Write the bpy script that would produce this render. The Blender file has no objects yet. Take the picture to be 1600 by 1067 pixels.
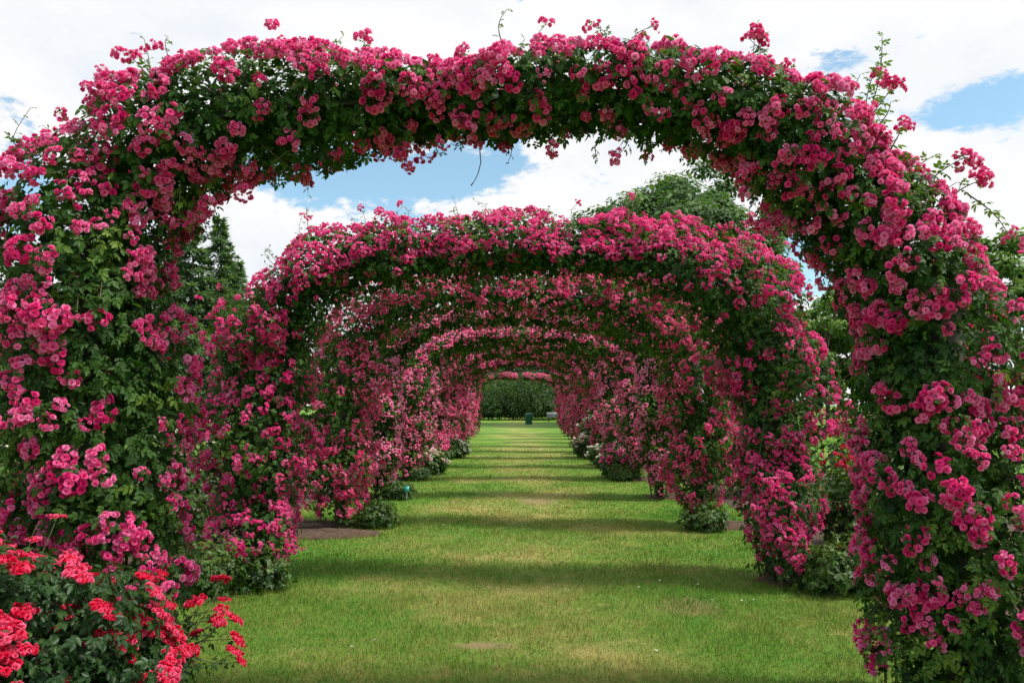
import bpy, math, random
import numpy as np
from mathutils import Vector, Matrix

random.seed(7)
SC = bpy.context.scene
COL = SC.collection
RNG = np.random.default_rng(11)
CAM_Z = 1.6
PI = math.pi

# ------------------------------------------------------------------ helpers
def tag(o, label=None, cat=None, group=None, kind=None):
    if label: o['label'] = label
    if cat: o['category'] = cat
    if group: o['group'] = group
    if kind: o['kind'] = kind
    return o

def empty(name, loc, rz=0.0):
    o = bpy.data.objects.new(name, None)
    o.location = loc
    o.rotation_euler = (0, 0, rz)
    o.empty_display_size = 0.2
    COL.objects.link(o)
    return o

def build_mesh(name, V, Fs, mat, attrs=None, smooth=False):
    """V (n,3); Fs list of (m,k) int arrays; attrs name->(n,) float"""
    me = bpy.data.meshes.new(name)
    V = np.asarray(V, dtype=np.float32)
    Fs = [np.asarray(f, dtype=np.int32) for f in Fs if len(f)]
    loops = np.concatenate([f.ravel() for f in Fs])
    totals = np.concatenate([np.full(len(f), f.shape[1], dtype=np.int32) for f in Fs])
    starts = np.concatenate([[0], np.cumsum(totals)[:-1]]).astype(np.int32)
    me.vertices.add(len(V))
    me.vertices.foreach_set('co', V.ravel())
    me.loops.add(len(loops))
    me.loops.foreach_set('vertex_index', loops)
    me.polygons.add(len(totals))
    me.polygons.foreach_set('loop_start', starts)
    me.polygons.foreach_set('loop_total', totals)
    if smooth:
        me.polygons.foreach_set('use_smooth', np.ones(len(totals), dtype=bool))
    me.update(calc_edges=True)
    for k, a in (attrs or {}).items():
        at = me.attributes.new(k, 'FLOAT', 'POINT')
        at.data.foreach_set('value', np.asarray(a, dtype=np.float32))
    if mat is not None:
        me.materials.append(mat)
    return me

def link(name, me, parent=None, loc=(0, 0, 0)):
    o = bpy.data.objects.new(name, me)
    o.location = loc
    COL.objects.link(o)
    if parent is not None:
        o.parent = parent
    return o

def normed(a):
    return a / np.maximum(np.linalg.norm(a, axis=-1, keepdims=True), 1e-9)

def frames(z, x_hint):
    """rotation matrices whose columns are x,y,z with given z and approx x."""
    z = normed(z)
    x = x_hint - (x_hint * z).sum(-1, keepdims=True) * z
    x = normed(x)
    y = np.cross(z, x)
    return np.stack([x, y, z], axis=-1)      # (n,3,3)

class Acc:
    """collects instances of small templates as one mesh"""
    def __init__(s):
        s.V = []; s.F = {}; s.n = 0; s.A = {}
    def add(s, tmpl, pos, R, scale, t=None):
        tv, tf, ta = tmpl
        n = len(pos)
        if n == 0: return
        sc = np.asarray(scale, dtype=float)
        if sc.ndim == 0: sc = np.full(n, float(sc))
        if sc.ndim == 1: sc = sc[:, None].repeat(3, 1)
        local = tv[None, :, :] * sc[:, None, :]
        W = np.einsum('nij,nmj->nmi', R, local) + pos[:, None, :]
        m = len(tv)
        s.V.append(W.reshape(-1, 3))
        off = s.n + np.arange(n) * m
        for f in tf:
            k = f.shape[1]
            s.F.setdefault(k, []).append((f[None] + off[:, None, None]).reshape(-1, k))
        tt = np.zeros(n) if t is None else np.asarray(t, dtype=float)
        base = ta.get('t', np.zeros(m))
        s.A.setdefault('t', []).append((tt[:, None] + base[None]).ravel())
        s.A.setdefault('e', []).append(np.tile(ta.get('e', np.zeros(m)), n))
        s.n += n * m
    def raw(s, V, F, t=0.5, e=0.0):
        V = np.asarray(V, dtype=float)
        s.V.append(V)
        for f in F:
            f = np.asarray(f)
            s.F.setdefault(f.shape[1], []).append(f + s.n)
        s.A.setdefault('t', []).append(np.full(len(V), float(t)))
        s.A.setdefault('e', []).append(np.full(len(V), float(e)))
        s.n += len(V)
    def join(s, other):
        if not other.V: return
        s.V += other.V
        s.mark = s.n
        for k, v in other.F.items(): s.F.setdefault(k, []).extend([f + s.n for f in v])
        for k, v in other.A.items(): s.A.setdefault(k, []).extend(v)
        s.n += other.n
    def mesh(s, name, mat, smooth=False):
        return build_mesh(name, np.concatenate(s.V), [np.concatenate(v) for v in s.F.values()], mat,
                          {k: np.concatenate(v) for k, v in s.A.items()}, smooth)

def _h(i, j, k, seed):
    n = (i * 374761393 + j * 668265263 + k * 2147483647 + seed * 974634777) & 0x7fffffff
    n = ((n ^ (n >> 13)) * 1274126177) & 0x7fffffff
    n = (n ^ (n >> 16)) & 0xffff
    return n / 65535.0

def vnoise(P, scale=1.0, seed=0):
    """value noise 0..1"""
    P = np.asarray(P) * scale
    I = np.floor(P).astype(np.int64); f = P - I
    f = f * f * (3 - 2 * f)
    r = 0
    for a in (0, 1):
        for b in (0, 1):
            for c in (0, 1):
                w = (f[..., 0] if a else 1 - f[..., 0]) * (f[..., 1] if b else 1 - f[..., 1]) * (f[..., 2] if c else 1 - f[..., 2])
                r = r + w * _h(I[..., 0] + a, I[..., 1] + b, I[..., 2] + c, seed)
    return r

def rand_dirs(n, rng=RNG):
    return normed(rng.normal(size=(n, 3)))

def tube(points, radii, sides=6, cap=True):
    pts = np.asarray(points, dtype=float); n = len(pts)
    radii = np.full(n, radii) if np.isscalar(radii) else np.asarray(radii)
    d = np.gradient(pts, axis=0); d = normed(d)
    up = np.tile(np.array([[0.31, 0.9, 0.12]]), (n, 1))
    x = normed(np.cross(d, up)); y = np.cross(d, x)
    a = np.arange(sides) / sides * 2 * PI
    ring = x[:, None] * np.cos(a)[None, :, None] + y[:, None] * np.sin(a)[None, :, None]
    V = (pts[:, None] + ring * radii[:, None, None]).reshape(-1, 3)
    F = []
    for i in range(n - 1):
        for j in range(sides):
            k = (j + 1) % sides
            F.append((i * sides + j, i * sides + k, (i + 1) * sides + k, (i + 1) * sides + j))
    Fs = [np.array(F)]
    if cap:
        Fs.append(np.array([list(range(sides))[::-1], [(n - 1) * sides + j for j in range(sides)]]))
    return V, Fs

def box_arr(x0, x1, y0, y1, z0, z1):
    V = np.array([(x, y, z) for z in (z0, z1) for y in (y0, y1) for x in (x0, x1)], dtype=float)
    F = np.array([(0, 2, 3, 1), (4, 5, 7, 6), (0, 1, 5, 4), (2, 6, 7, 3), (0, 4, 6, 2), (1, 3, 7, 5)])
    return V, [F]

# ------------------------------------------------------------------ materials
def new_mat(name):
    m = bpy.data.materials.new(name); m.use_nodes = True
    nt = m.node_tree; nt.nodes.clear()
    out = nt.nodes.new('ShaderNodeOutputMaterial')
    return m, nt, out

def N(nt, typ, **kw):
    n = nt.nodes.new(typ)
    for k, v in kw.items():
        if k.startswith('i_'):
            key = k[2:]
            key = int(key) if key.isdigit() else key.replace('_', ' ')
            n.inputs[key].default_value = v
        else:
            setattr(n, k, v)
    return n

def ramp(nt, fac, stops):
    r = nt.nodes.new('ShaderNodeValToRGB')
    cr = r.color_ramp
    while len(cr.elements) < len(stops): cr.elements.new(0.5)
    for e, (p, c) in zip(cr.elements, stops):
        e.position = p; e.color = (*c, 1)
    nt.links.new(fac, r.inputs[0])
    return r

def leafy(name, dark, mid, light, rough=0.45, transl=0.3, spec=0.4, nscale=3.0):
    m, nt, out = new_mat(name); L = nt.links.new
    at = N(nt, 'ShaderNodeAttribute', attribute_name='t')
    tc = N(nt, 'ShaderNodeNewGeometry')
    no = N(nt, 'ShaderNodeTexNoise', i_Scale=nscale, i_Detail=3.0)
    L(tc.outputs['Position'], no.inputs['Vector'])
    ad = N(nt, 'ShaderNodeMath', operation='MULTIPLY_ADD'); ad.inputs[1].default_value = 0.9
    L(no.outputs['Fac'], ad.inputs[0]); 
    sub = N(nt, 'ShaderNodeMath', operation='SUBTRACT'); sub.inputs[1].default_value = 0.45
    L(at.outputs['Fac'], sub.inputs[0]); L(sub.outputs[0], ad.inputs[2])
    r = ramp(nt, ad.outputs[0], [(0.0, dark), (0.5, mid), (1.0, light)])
    p = N(nt, 'ShaderNodeBsdfPrincipled', i_Roughness=rough)
    p.inputs['Specular IOR Level'].default_value = spec
    L(r.outputs[0], p.inputs['Base Color'])
    tr = N(nt, 'ShaderNodeBsdfTranslucent')
    mul = N(nt, 'ShaderNodeMixRGB', blend_type='MULTIPLY'); mul.inputs[0].default_value = 1
    mul.inputs[2].default_value = (1.5, 1.7, 0.6, 1)
    L(r.outputs[0], mul.inputs[1]); L(mul.outputs[0], tr.inputs[0])
    mx = N(nt, 'ShaderNodeMixShader'); mx.inputs[0].default_value = transl
    L(p.outputs[0], mx.inputs[1]); L(tr.outputs[0], mx.inputs[2]); L(mx.outputs[0], out.inputs[0])
    return m

def petal(name, deep, mid, pale, transl=0.22):
    m, nt, out = new_mat(name); L = nt.links.new
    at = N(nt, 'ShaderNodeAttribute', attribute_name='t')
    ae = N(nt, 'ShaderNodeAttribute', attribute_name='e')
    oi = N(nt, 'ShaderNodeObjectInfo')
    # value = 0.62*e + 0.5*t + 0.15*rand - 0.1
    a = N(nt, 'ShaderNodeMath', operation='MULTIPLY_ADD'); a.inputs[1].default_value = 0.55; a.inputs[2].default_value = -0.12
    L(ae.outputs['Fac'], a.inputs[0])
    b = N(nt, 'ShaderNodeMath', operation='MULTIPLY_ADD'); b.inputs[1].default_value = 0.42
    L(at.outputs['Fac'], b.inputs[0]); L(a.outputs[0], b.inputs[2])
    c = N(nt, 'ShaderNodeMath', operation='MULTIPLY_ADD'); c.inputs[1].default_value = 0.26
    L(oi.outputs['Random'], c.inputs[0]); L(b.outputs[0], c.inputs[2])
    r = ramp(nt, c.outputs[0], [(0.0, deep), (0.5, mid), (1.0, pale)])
    p = N(nt, 'ShaderNodeBsdfPrincipled', i_Roughness=0.6)
    p.inputs['Specular IOR Level'].default_value = 0.2
    L(r.outputs[0], p.inputs['Base Color'])
    tr = N(nt, 'ShaderNodeBsdfTranslucent'); L(r.outputs[0], tr.inputs[0])
    mx = N(nt, 'ShaderNodeMixShader'); mx.inputs[0].default_value = transl
    L(p.outputs[0], mx.inputs[1]); L(tr.outputs[0], mx.inputs[2]); L(mx.outputs[0], out.inputs[0])
    return m

def barky(name, c1, c2, scale=20.0, rough=0.85):
    m, nt, out = new_mat(name); L = nt.links.new
    tc = N(nt, 'ShaderNodeTexCoord')
    mp = N(nt, 'ShaderNodeMapping'); mp.inputs['Scale'].default_value = (1, 1, 0.15)
    no = N(nt, 'ShaderNodeTexNoise', i_Scale=scale, i_Detail=5.0)
    L(tc.outputs['Object'], mp.inputs[0]); L(mp.outputs[0], no.inputs['Vector'])
    r = ramp(nt, no.outputs['Fac'], [(0.3, c1), (0.7, c2)])
    p = N(nt, 'ShaderNodeBsdfPrincipled', i_Roughness=rough)
    bp = N(nt, 'ShaderNodeBump', i_Strength=0.6, i_Distance=0.01)
    L(no.outputs['Fac'], bp.inputs['Height']); L(bp.outputs[0], p.inputs['Normal'])
    L(r.outputs[0], p.inputs['Base Color']); L(p.outputs[0], out.inputs[0])
    return m

def plain(name, c, rough=0.5, metal=0.0):
    m, nt, out = new_mat(name); L = nt.links.new
    tc = N(nt, 'ShaderNodeTexCoord')
    no = N(nt, 'ShaderNodeTexNoise', i_Scale=12.0, i_Detail=4.0)
    L(tc.outputs['Object'], no.inputs['Vector'])
    r = ramp(nt, no.outputs['Fac'], [(0.3, tuple(v * 0.75 for v in c)), (0.7, tuple(min(1, v * 1.1) for v in c))])
    p = N(nt, 'ShaderNodeBsdfPrincipled', i_Roughness=rough, i_Metallic=metal)
    L(r.outputs[0], p.inputs['Base Color']); L(p.outputs[0], out.inputs[0])
    return m

def lawn_colour(nt, blades):
    """world-position driven lawn colour shared by the sheet and the blades"""
    L = nt.links.new
    g = N(nt, 'ShaderNodeNewGeometry')
    mp = N(nt, 'ShaderNodeMapping'); mp.inputs['Scale'].default_value = (1, 1, 0)
    L(g.outputs['Position'], mp.inputs[0])
    n1 = N(nt, 'ShaderNodeTexNoise', i_Scale=0.55, i_Detail=4.0, i_Roughness=0.6)
    n2 = N(nt, 'ShaderNodeTexNoise', i_Scale=5.0, i_Detail=6.0, i_Roughness=0.8)
    n3 = N(nt, 'ShaderNodeTexNoise', i_Scale=60.0, i_Detail=3.0, i_Roughness=0.7)
    mp3 = N(nt, 'ShaderNodeMapping'); mp3.inputs['Scale'].default_value = (1, 0.6, 0)
    L(g.outputs['Position'], mp3.inputs[0])
    for n in (n1, n2): L(mp.outputs[0], n.inputs['Vector'])
    L(mp3.outputs[0], n3.inputs['Vector'])
    a = N(nt, 'ShaderNodeMath', operation='MULTIPLY_ADD'); a.inputs[1].default_value = 0.5
    L(n2.outputs['Fac'], a.inputs[0]); 
    b = N(nt, 'ShaderNodeMath', operation='MULTIPLY_ADD'); b.inputs[1].default_value = 0.3; b.inputs[2].default_value = 0.0
    L(n3.outputs['Fac'], b.inputs[0]); L(b.outputs[0], a.inputs[2])
    c = N(nt, 'ShaderNodeMath', operation='MULTIPLY_ADD'); c.inputs[1].default_value = 0.75
    L(n1.outputs['Fac'], c.inputs[0]); L(a.outputs[0], c.inputs[2])
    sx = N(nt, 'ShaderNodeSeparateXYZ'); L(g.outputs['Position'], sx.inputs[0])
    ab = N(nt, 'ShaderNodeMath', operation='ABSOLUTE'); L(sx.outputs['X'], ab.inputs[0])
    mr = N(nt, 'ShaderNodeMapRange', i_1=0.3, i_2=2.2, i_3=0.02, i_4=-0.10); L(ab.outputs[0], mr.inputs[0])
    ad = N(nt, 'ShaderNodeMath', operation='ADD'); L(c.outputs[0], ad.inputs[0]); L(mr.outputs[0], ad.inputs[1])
    last = ad.outputs[0]
    if blades:
        at = N(nt, 'ShaderNodeAttribute', attribute_name='t')
        d = N(nt, 'ShaderNodeMath', operation='ADD'); L(at.outputs['Fac'], d.inputs[0]); L(last, d.inputs[1])
        last = d.outputs[0]
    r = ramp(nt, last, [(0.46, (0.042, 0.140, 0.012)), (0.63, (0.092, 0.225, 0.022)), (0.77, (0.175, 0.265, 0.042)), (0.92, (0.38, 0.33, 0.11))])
    # worn, dry scuffs down the middle of the walk
    return r.outputs[0]

def lawn_mat(name, blades=False):
    m, nt, out = new_mat(name); L = nt.links.new
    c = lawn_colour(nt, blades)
    if not blades:
        # bare worn spots
        g = N(nt, 'ShaderNodeNewGeometry')
        for (x, y, rx, ry) in ((0.28, 13.3, 0.34, 0.55), (-0.25, 5.45, 0.24, 0.10), (1.35, 6.5, 0.25, 0.3), (-0.4, 20.6, 0.25, 0.3), (0.5, 29, 0.3, 0.5)):
            mp = N(nt, 'ShaderNodeMapping', vector_type='POINT')
            mp.inputs['Scale'].default_value = (1 / rx, 1 / ry, 0)
            mp.inputs['Location'].default_value = (-x / rx, -y / ry, 0)
            L(g.outputs['Position'], mp.inputs[0])
            ln = N(nt, 'ShaderNodeVectorMath', operation='LENGTH'); L(mp.outputs[0], ln.inputs[0])
            no = N(nt, 'ShaderNodeTexNoise', i_Scale=9.0, i_Detail=4.0); L(g.outputs['Position'], no.inputs['Vector'])
            ad = N(nt, 'ShaderNodeMath', operation='MULTIPLY_ADD'); ad.inputs[1].default_value = 1.6
            L(no.outputs['Fac'], ad.inputs[0]); L(ln.outputs['Value'], ad.inputs[2])
            mr = N(nt, 'ShaderNodeMapRange', i_1=1.3, i_2=2.0, i_3=0.75, i_4=0.0)
            L(ad.outputs[0], mr.inputs[0])
            mx = N(nt, 'ShaderNodeMixRGB'); L(mr.outputs[0], mx.inputs[0]); L(c, mx.inputs[1])
            mx.inputs[2].default_value = (0.30, 0.20, 0.115, 1)
            c = mx.outputs[0]
    p = N(nt, 'ShaderNodeBsdfPrincipled', i_Roughness=0.75)
    p.inputs['Specular IOR Level'].default_value = 0.15
    L(c, p.inputs['Base Color'])
    if not blades:
        g2 = N(nt, 'ShaderNodeNewGeometry')
        no = N(nt, 'ShaderNodeTexNoise', i_Scale=45.0, i_Detail=6.0, i_Roughness=0.8); L(g2.outputs['Position'], no.inputs['Vector'])
        bp = N(nt, 'ShaderNodeBump', i_Strength=0.8, i_Distance=0.03)
        L(no.outputs['Fac'], bp.inputs['Height']); L(bp.outputs[0], p.inputs['Normal'])
        L(p.outputs[0], out.inputs[0])
    else:
        tr = N(nt, 'ShaderNodeBsdfTranslucent'); L(c, tr.inputs[0])
        mx = N(nt, 'ShaderNodeMixShader'); mx.inputs[0].default_value = 0.3
        L(p.outputs[0], mx.inputs[1]); L(tr.outputs[0], mx.inputs[2]); L(mx.outputs[0], out.inputs[0])
    return m

def soil_mat():
    m, nt, out = new_mat('soil'); L = nt.links.new
    g = N(nt, 'ShaderNodeNewGeometry')
    no = N(nt, 'ShaderNodeTexNoise', i_Scale=14.0, i_Detail=8.0, i_Roughness=0.75); L(g.outputs['Position'], no.inputs['Vector'])
    r = ramp(nt, no.outputs['Fac'], [(0.3, (0.035, 0.02, 0.012)), (0.55, (0.11, 0.065, 0.042)), (0.8, (0.22, 0.14, 0.095))])
    p = N(nt, 'ShaderNodeBsdfPrincipled', i_Roughness=0.95)
    bp = N(nt, 'ShaderNodeBump', i_Strength=1.0, i_Distance=0.03)
    L(no.outputs['Fac'], bp.inputs['Height']); L(bp.outputs[0], p.inputs['Normal'])
    L(r.outputs[0], p.inputs['Base Color']); L(p.outputs[0], out.inputs[0])
    return m

M = {}
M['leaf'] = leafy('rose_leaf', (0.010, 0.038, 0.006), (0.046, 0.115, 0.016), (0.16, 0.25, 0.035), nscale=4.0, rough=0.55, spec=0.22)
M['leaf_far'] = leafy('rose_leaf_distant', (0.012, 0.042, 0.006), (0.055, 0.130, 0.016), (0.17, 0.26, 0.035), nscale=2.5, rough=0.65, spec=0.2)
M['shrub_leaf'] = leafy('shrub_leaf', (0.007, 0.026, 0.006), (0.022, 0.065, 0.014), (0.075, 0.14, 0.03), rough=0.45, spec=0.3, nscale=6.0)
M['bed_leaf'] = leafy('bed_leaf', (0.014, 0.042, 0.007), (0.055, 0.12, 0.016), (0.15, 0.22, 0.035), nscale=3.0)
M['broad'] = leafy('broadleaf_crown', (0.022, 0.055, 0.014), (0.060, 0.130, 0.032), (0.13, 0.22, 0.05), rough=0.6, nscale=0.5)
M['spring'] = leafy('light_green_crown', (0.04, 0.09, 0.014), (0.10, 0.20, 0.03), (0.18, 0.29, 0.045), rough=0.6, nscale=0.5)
M['conifer'] = leafy('conifer_needles', (0.045, 0.085, 0.045), (0.10, 0.175, 0.085), (0.18, 0.25, 0.12), rough=0.7, nscale=0.8)  # greens raised to paint distance haze into the needle colour
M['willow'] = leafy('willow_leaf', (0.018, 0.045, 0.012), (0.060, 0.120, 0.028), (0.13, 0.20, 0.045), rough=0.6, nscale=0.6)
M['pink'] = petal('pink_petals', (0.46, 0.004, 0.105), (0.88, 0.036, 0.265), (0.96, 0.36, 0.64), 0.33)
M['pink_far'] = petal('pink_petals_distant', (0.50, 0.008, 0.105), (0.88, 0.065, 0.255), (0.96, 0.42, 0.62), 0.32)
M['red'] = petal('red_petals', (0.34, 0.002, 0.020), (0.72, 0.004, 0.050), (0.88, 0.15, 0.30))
M['white'] = petal('white_petals', (0.55, 0.52, 0.32), (0.78, 0.76, 0.62), (0.85, 0.84, 0.78))
M['blush'] = petal('blush_petals', (0.7, 0.30, 0.28), (0.82, 0.52, 0.48), (0.85, 0.75, 0.7))
M['bark'] = barky('bark', (0.045, 0.032, 0.022), (0.14, 0.105, 0.08), 6)
M['cane'] = barky('rose_cane', (0.03, 0.04, 0.014), (0.12, 0.10, 0.05), 30)
M['post'] = barky('weathered_wood', (0.055, 0.045, 0.035), (0.16, 0.135, 0.11), 25)
M['soil'] = soil_mat()
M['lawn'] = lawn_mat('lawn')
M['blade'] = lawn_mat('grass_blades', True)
M['bin'] = plain('green_bin_paint', (0.008, 0.12, 0.075), 0.5)
M['dark'] = plain('dark_metal', (0.012, 0.013, 0.015), 0.45)
M['tealsign'] = plain('teal_label_paint', (0.02, 0.30, 0.25), 0.4)
M['whitepaint'] = plain('white_paint', (0.42, 0.45, 0.47), 0.5)
M['concrete'] = plain('concrete', (0.35, 0.34, 0.32), 0.9)
M['slate'] = plain('slate_label', (0.035, 0.045, 0.05), 0.4)

# ------------------------------------------------------------------ templates
def leaflet(fold=0.25, w=0.30):
    V = np.array([(0, 0, 0), (0.32, w, fold * w), (0.68, w * 0.85, fold * w), (1, 0, -0.08), (0.68, -w * 0.85, fold * w), (0.32, -w, fold * w)])
    F = np.array([(0, 3, 2, 1), (0, 5, 4, 3)])
    return V, F

def compound(seed=0, simple=False):
    """rose leaf of five leaflets: x along the rachis, z up, unit length about 1"""
    r = np.random.default_rng(seed)
    Vs, Fs, T = [], [], []
    n = 0
    lv, lf = leaflet()
    spots = [((0.55, 0, 0), 0.0, 0.48), ((0.42, 0, 0), 1.0, 0.42), ((0.42, 0, 0), -1.0, 0.42), ((0.15, 0, 0), 1.15, 0.34), ((0.15, 0, 0), -1.15, 0.34)]
    if simple: spots = spots[:3]
    for (p, a, s) in spots:
        a += r.normal() * 0.15
        tilt = r.normal() * 0.25
        v = lv * s
        ct, st = math.cos(tilt), math.sin(tilt)
        v = np.stack([v[:, 0], v[:, 1] * ct - v[:, 2] * st, v[:, 1] * st + v[:, 2] * ct], 1)
        v[:, 2] -= 0.22 * v[:, 0]
        ca, sa = math.cos(a), math.sin(a)
        v = np.stack([v[:, 0] * ca - v[:, 1] * sa, v[:, 0] * sa + v[:, 1] * ca, v[:, 2]], 1) + np.array(p)
        v[:, 2] -= 0.2 * v[:, 0] ** 2
        Vs.append(v); Fs.append(lf + n); n += 6
        T.append(np.full(6, r.normal() * 0.05))
    # rachis
    rv = np.array([(0, 0.008, 0), (0, -0.008, 0), (0.6, -0.006, -0.07), (0.6, 0.006, -0.07)])
    Vs.append(rv); Fs.append(np.array([(0, 1, 2, 3)]) + n); T.append(np.full(4, 0.15))
    V = np.concatenate(Vs)
    return V, [np.concatenate(Fs)], {'t': np.concatenate(T)}

LEAF = [compound(i) for i in range(5)]
LEAF3 = [compound(i + 9, True) for i in range(3)]
_lv, _lf = leaflet(0.2, 0.36)
LEAF1 = (_lv, [_lf], {})
QUAD = (np.array([(0, 0, 0), (0.5, 0.34, 0.06), (1, 0, -0.1), (0.5, -0.34, 0.06)], dtype=float), [np.array([(0, 3, 2, 1)])], {})
NEEDLE = (np.array([(0, 0.03, 0), (0, -0.03, 0), (0.6, -0.13, -0.03), (1, 0, -0.1), (0.6, 0.13, -0.03)], dtype=float), [np.array([(0, 1, 2, 3, 4)])], {})

def blossom(lod, seed):
    """double rose, facing +z, radius about 1"""
    r = np.random.default_rng(seed)
    Vs, Fs, E = [], [], []; n = 0
    if lod == 0:   rings = [(7, 1.0, 0.35), (7, 0.84, 0.80), (5, 0.62, 1.12), (4, 0.36, 1.38)]; nu, nv = 3, 3
    elif lod == 1: rings = [(6, 1.0, 0.4), (5, 0.78, 0.95), (4, 0.45, 1.35)]; nu, nv = 3, 3
    else:          rings = [(5, 1.0, 0.25), (3, 0.6, 0.8)]; nu, nv = 2, 2
    if lod == 2:      # far away: a small crumpled dome of three whorls
        m = 6; rows = [(0.75, -0.45), (1.0, -0.05), (0.86, 0.42), (0.45, 0.72)]
        for j, (q, z) in enumerate(rows):
            for k in range(m):
                a = 2 * PI * (k + 0.5 * (j % 2)) / m; q2 = q * (1 + r.normal() * 0.14)
                Vs.append((q2 * math.cos(a), q2 * math.sin(a), z + r.normal() * 0.1)); E.append(min(1, max(0, r.normal() * 0.3 + (0.2, .5, .75, .6)[j])))
        for j in range(3):
            for k in range(m):
                Fs.append((j * m + k, j * m + (k + 1) % m, (j + 1) * m + (k + 1) % m, (j + 1) * m + k))
        return np.array(Vs), [np.array(Fs), np.array([[3 * m + k for k in range(m)]])], {'e': np.array(E)}
    for ri, (cnt, rad, cup) in enumerate(rings):
        for k in range(cnt):
            a0 = 2 * PI * (k + 0.5 * ri) / cnt + r.normal() * 0.12
            wid = 2 * PI / cnt * 0.66
            rr = rad * (1 + r.normal() * 0.08); cu = cup * (1 + r.normal() * 0.12)
            idx = np.zeros((nu, nv), int)
            for i in range(nu):
                for j in range(nv):
                    u = (i / (nu - 1)) * 2 - 1; v = j / (nv - 1)
                    lobe = 1 - 0.16 * u * u
                    rho = 0.08 + rr * v * lobe * 0.92
                    z = 0.72 * cu * (v ** 0.8) * (1 - 0.25 * v * v) + 0.1 * r.normal() * (v > 0.5) * (0.5 if lod else 1)
                    if ri == 0 and v > 0.9: z -= 0.16
                    a = a0 + u * wid * (0.4 + 0.6 * v)
                    Vs.append((rho * math.cos(a), rho * math.sin(a), z - 0.25))
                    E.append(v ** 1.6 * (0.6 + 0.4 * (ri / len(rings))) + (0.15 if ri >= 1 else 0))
                    idx[i, j] = n; n += 1
            for i in range(nu - 1):
                for j in range(nv - 1):
                    Fs.append((idx[i, j], idx[i + 1, j], idx[i + 1, j + 1], idx[i, j + 1]))
    return np.array(Vs), [np.array(Fs)], {'e': np.clip(np.array(E), 0, 1)}

BLOSSOM = {l: [blossom(l, 100 + i) for i in range(3)] for l in (0, 1, 2)}

def cluster(lod, seed, n=11, flat=False):
    """dome-shaped truss of roses facing +z, radius about 1 (unit), blossoms ~0.36"""
    r = np.random.default_rng(seed)
    acc = Acc()
    pts = []
    tries = 0
    asp = np.array([r.uniform(0.8, 1.25), r.uniform(0.7, 1.0), r.uniform(0.55, 0.8)])
    if flat: asp = np.array([1.25, 1.0, 0.35])
    while len(pts) < n and tries < 600:
        tries += 1
        d = normed(r.normal(size=3)); d[2] = abs(d[2]) * 1.0 - 0.15
        d = normed(d)
        q = d * asp * r.uniform(0.68, 0.98)
        if flat: q = np.array([d[0] * r.uniform(0, 1.1), d[1] * r.uniform(0.2, .9), 0.1 * d[2]])
        if all(np.linalg.norm(q - p) > 0.38 for p, _ in pts):
            pts.append((q, d))
    for q, d in pts:
        z = normed(d + np.array([0, 0, 0.4 if not flat else 1.6]) + r.normal(size=3) * 0.2)
        R = frames(z[None], rand_dirs(1, r))
        acc.add(BLOSSOM[lod][r.integers(3)], q[None], R, r.uniform(0.24, 0.37), [r.uniform(0, 1)])
    for q, d in (pts if lod < 2 else []):
        a_, b_ = np.array([0, 0, -0.25]), q * 0.9
        sd_ = normed(np.cross(b_ - a_, [0.3, 0.7, 0.2])) * 0.02
        acc.raw(np.array([a_ - sd_, a_ + sd_, b_ + sd_, b_ - sd_]), [np.array([(0, 1, 2, 3)])], 0.1, 0.0)
    if lod == 0:   # a few buds
        for k in range(3):
            d = normed(r.normal(size=3)); d[2] = abs(d[2]); q = d * asp * 1.0
            R = frames(normed(d)[None], rand_dirs(1, r))
            acc.add(BLOSSOM[1][0], q[None] * 0.8, R, np.array([[0.12, 0.12, 0.2]]), [0.1])
    V = np.concatenate(acc.V)
    return V, [np.concatenate(v) for v in acc.F.values()], {k: np.concatenate(v) for k, v in acc.A.items()}

CL = {0: [cluster(0, 200 + i, 8 + (i * 5) % 10) for i in range(9)],
      1: [cluster(1, 230 + i, 6 + (i * 3) % 7) for i in range(9)],
      2: [cluster(2, 260 + i, 5 + (i * 3) % 5) for i in range(7)]}
CLF = {0: [cluster(0, 300 + i, 14, True) for i in range(4)], 1: [cluster(1, 310 + i, 10, True) for i in range(4)], 2: [cluster(2, 320 + i, 8, True) for i in range(4)]}
_cmesh = {}
def cluster_mesh(lod, i, matkey, flat=False):
    k = (lod, i, matkey, flat)
    if k not in _cmesh:
        V, F, A = (CLF if flat else CL)[lod][i]
        _cmesh[k] = build_mesh('rose_cluster', V, F, M[matkey], A, smooth=False)
    return _cmesh[k]

def rot_euler(R):
    return Matrix(R.tolist()).to_euler()

def leaves_and_twigs(acc, stems, mat, name='foliage'):
    mark = acc.n
    acc.join(stems)
    me = acc.mesh(name, mat)
    me.materials.append(M['cane'])
    lv = np.empty(len(me.loops), dtype=np.int32); me.loops.foreach_get('vertex_index', lv)
    st = np.empty(len(me.polygons), dtype=np.int32); me.polygons.foreach_get('loop_start', st)
    me.polygons.foreach_set('material_index', (lv[st] >= mark).astype(np.int32))
    return me

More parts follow.
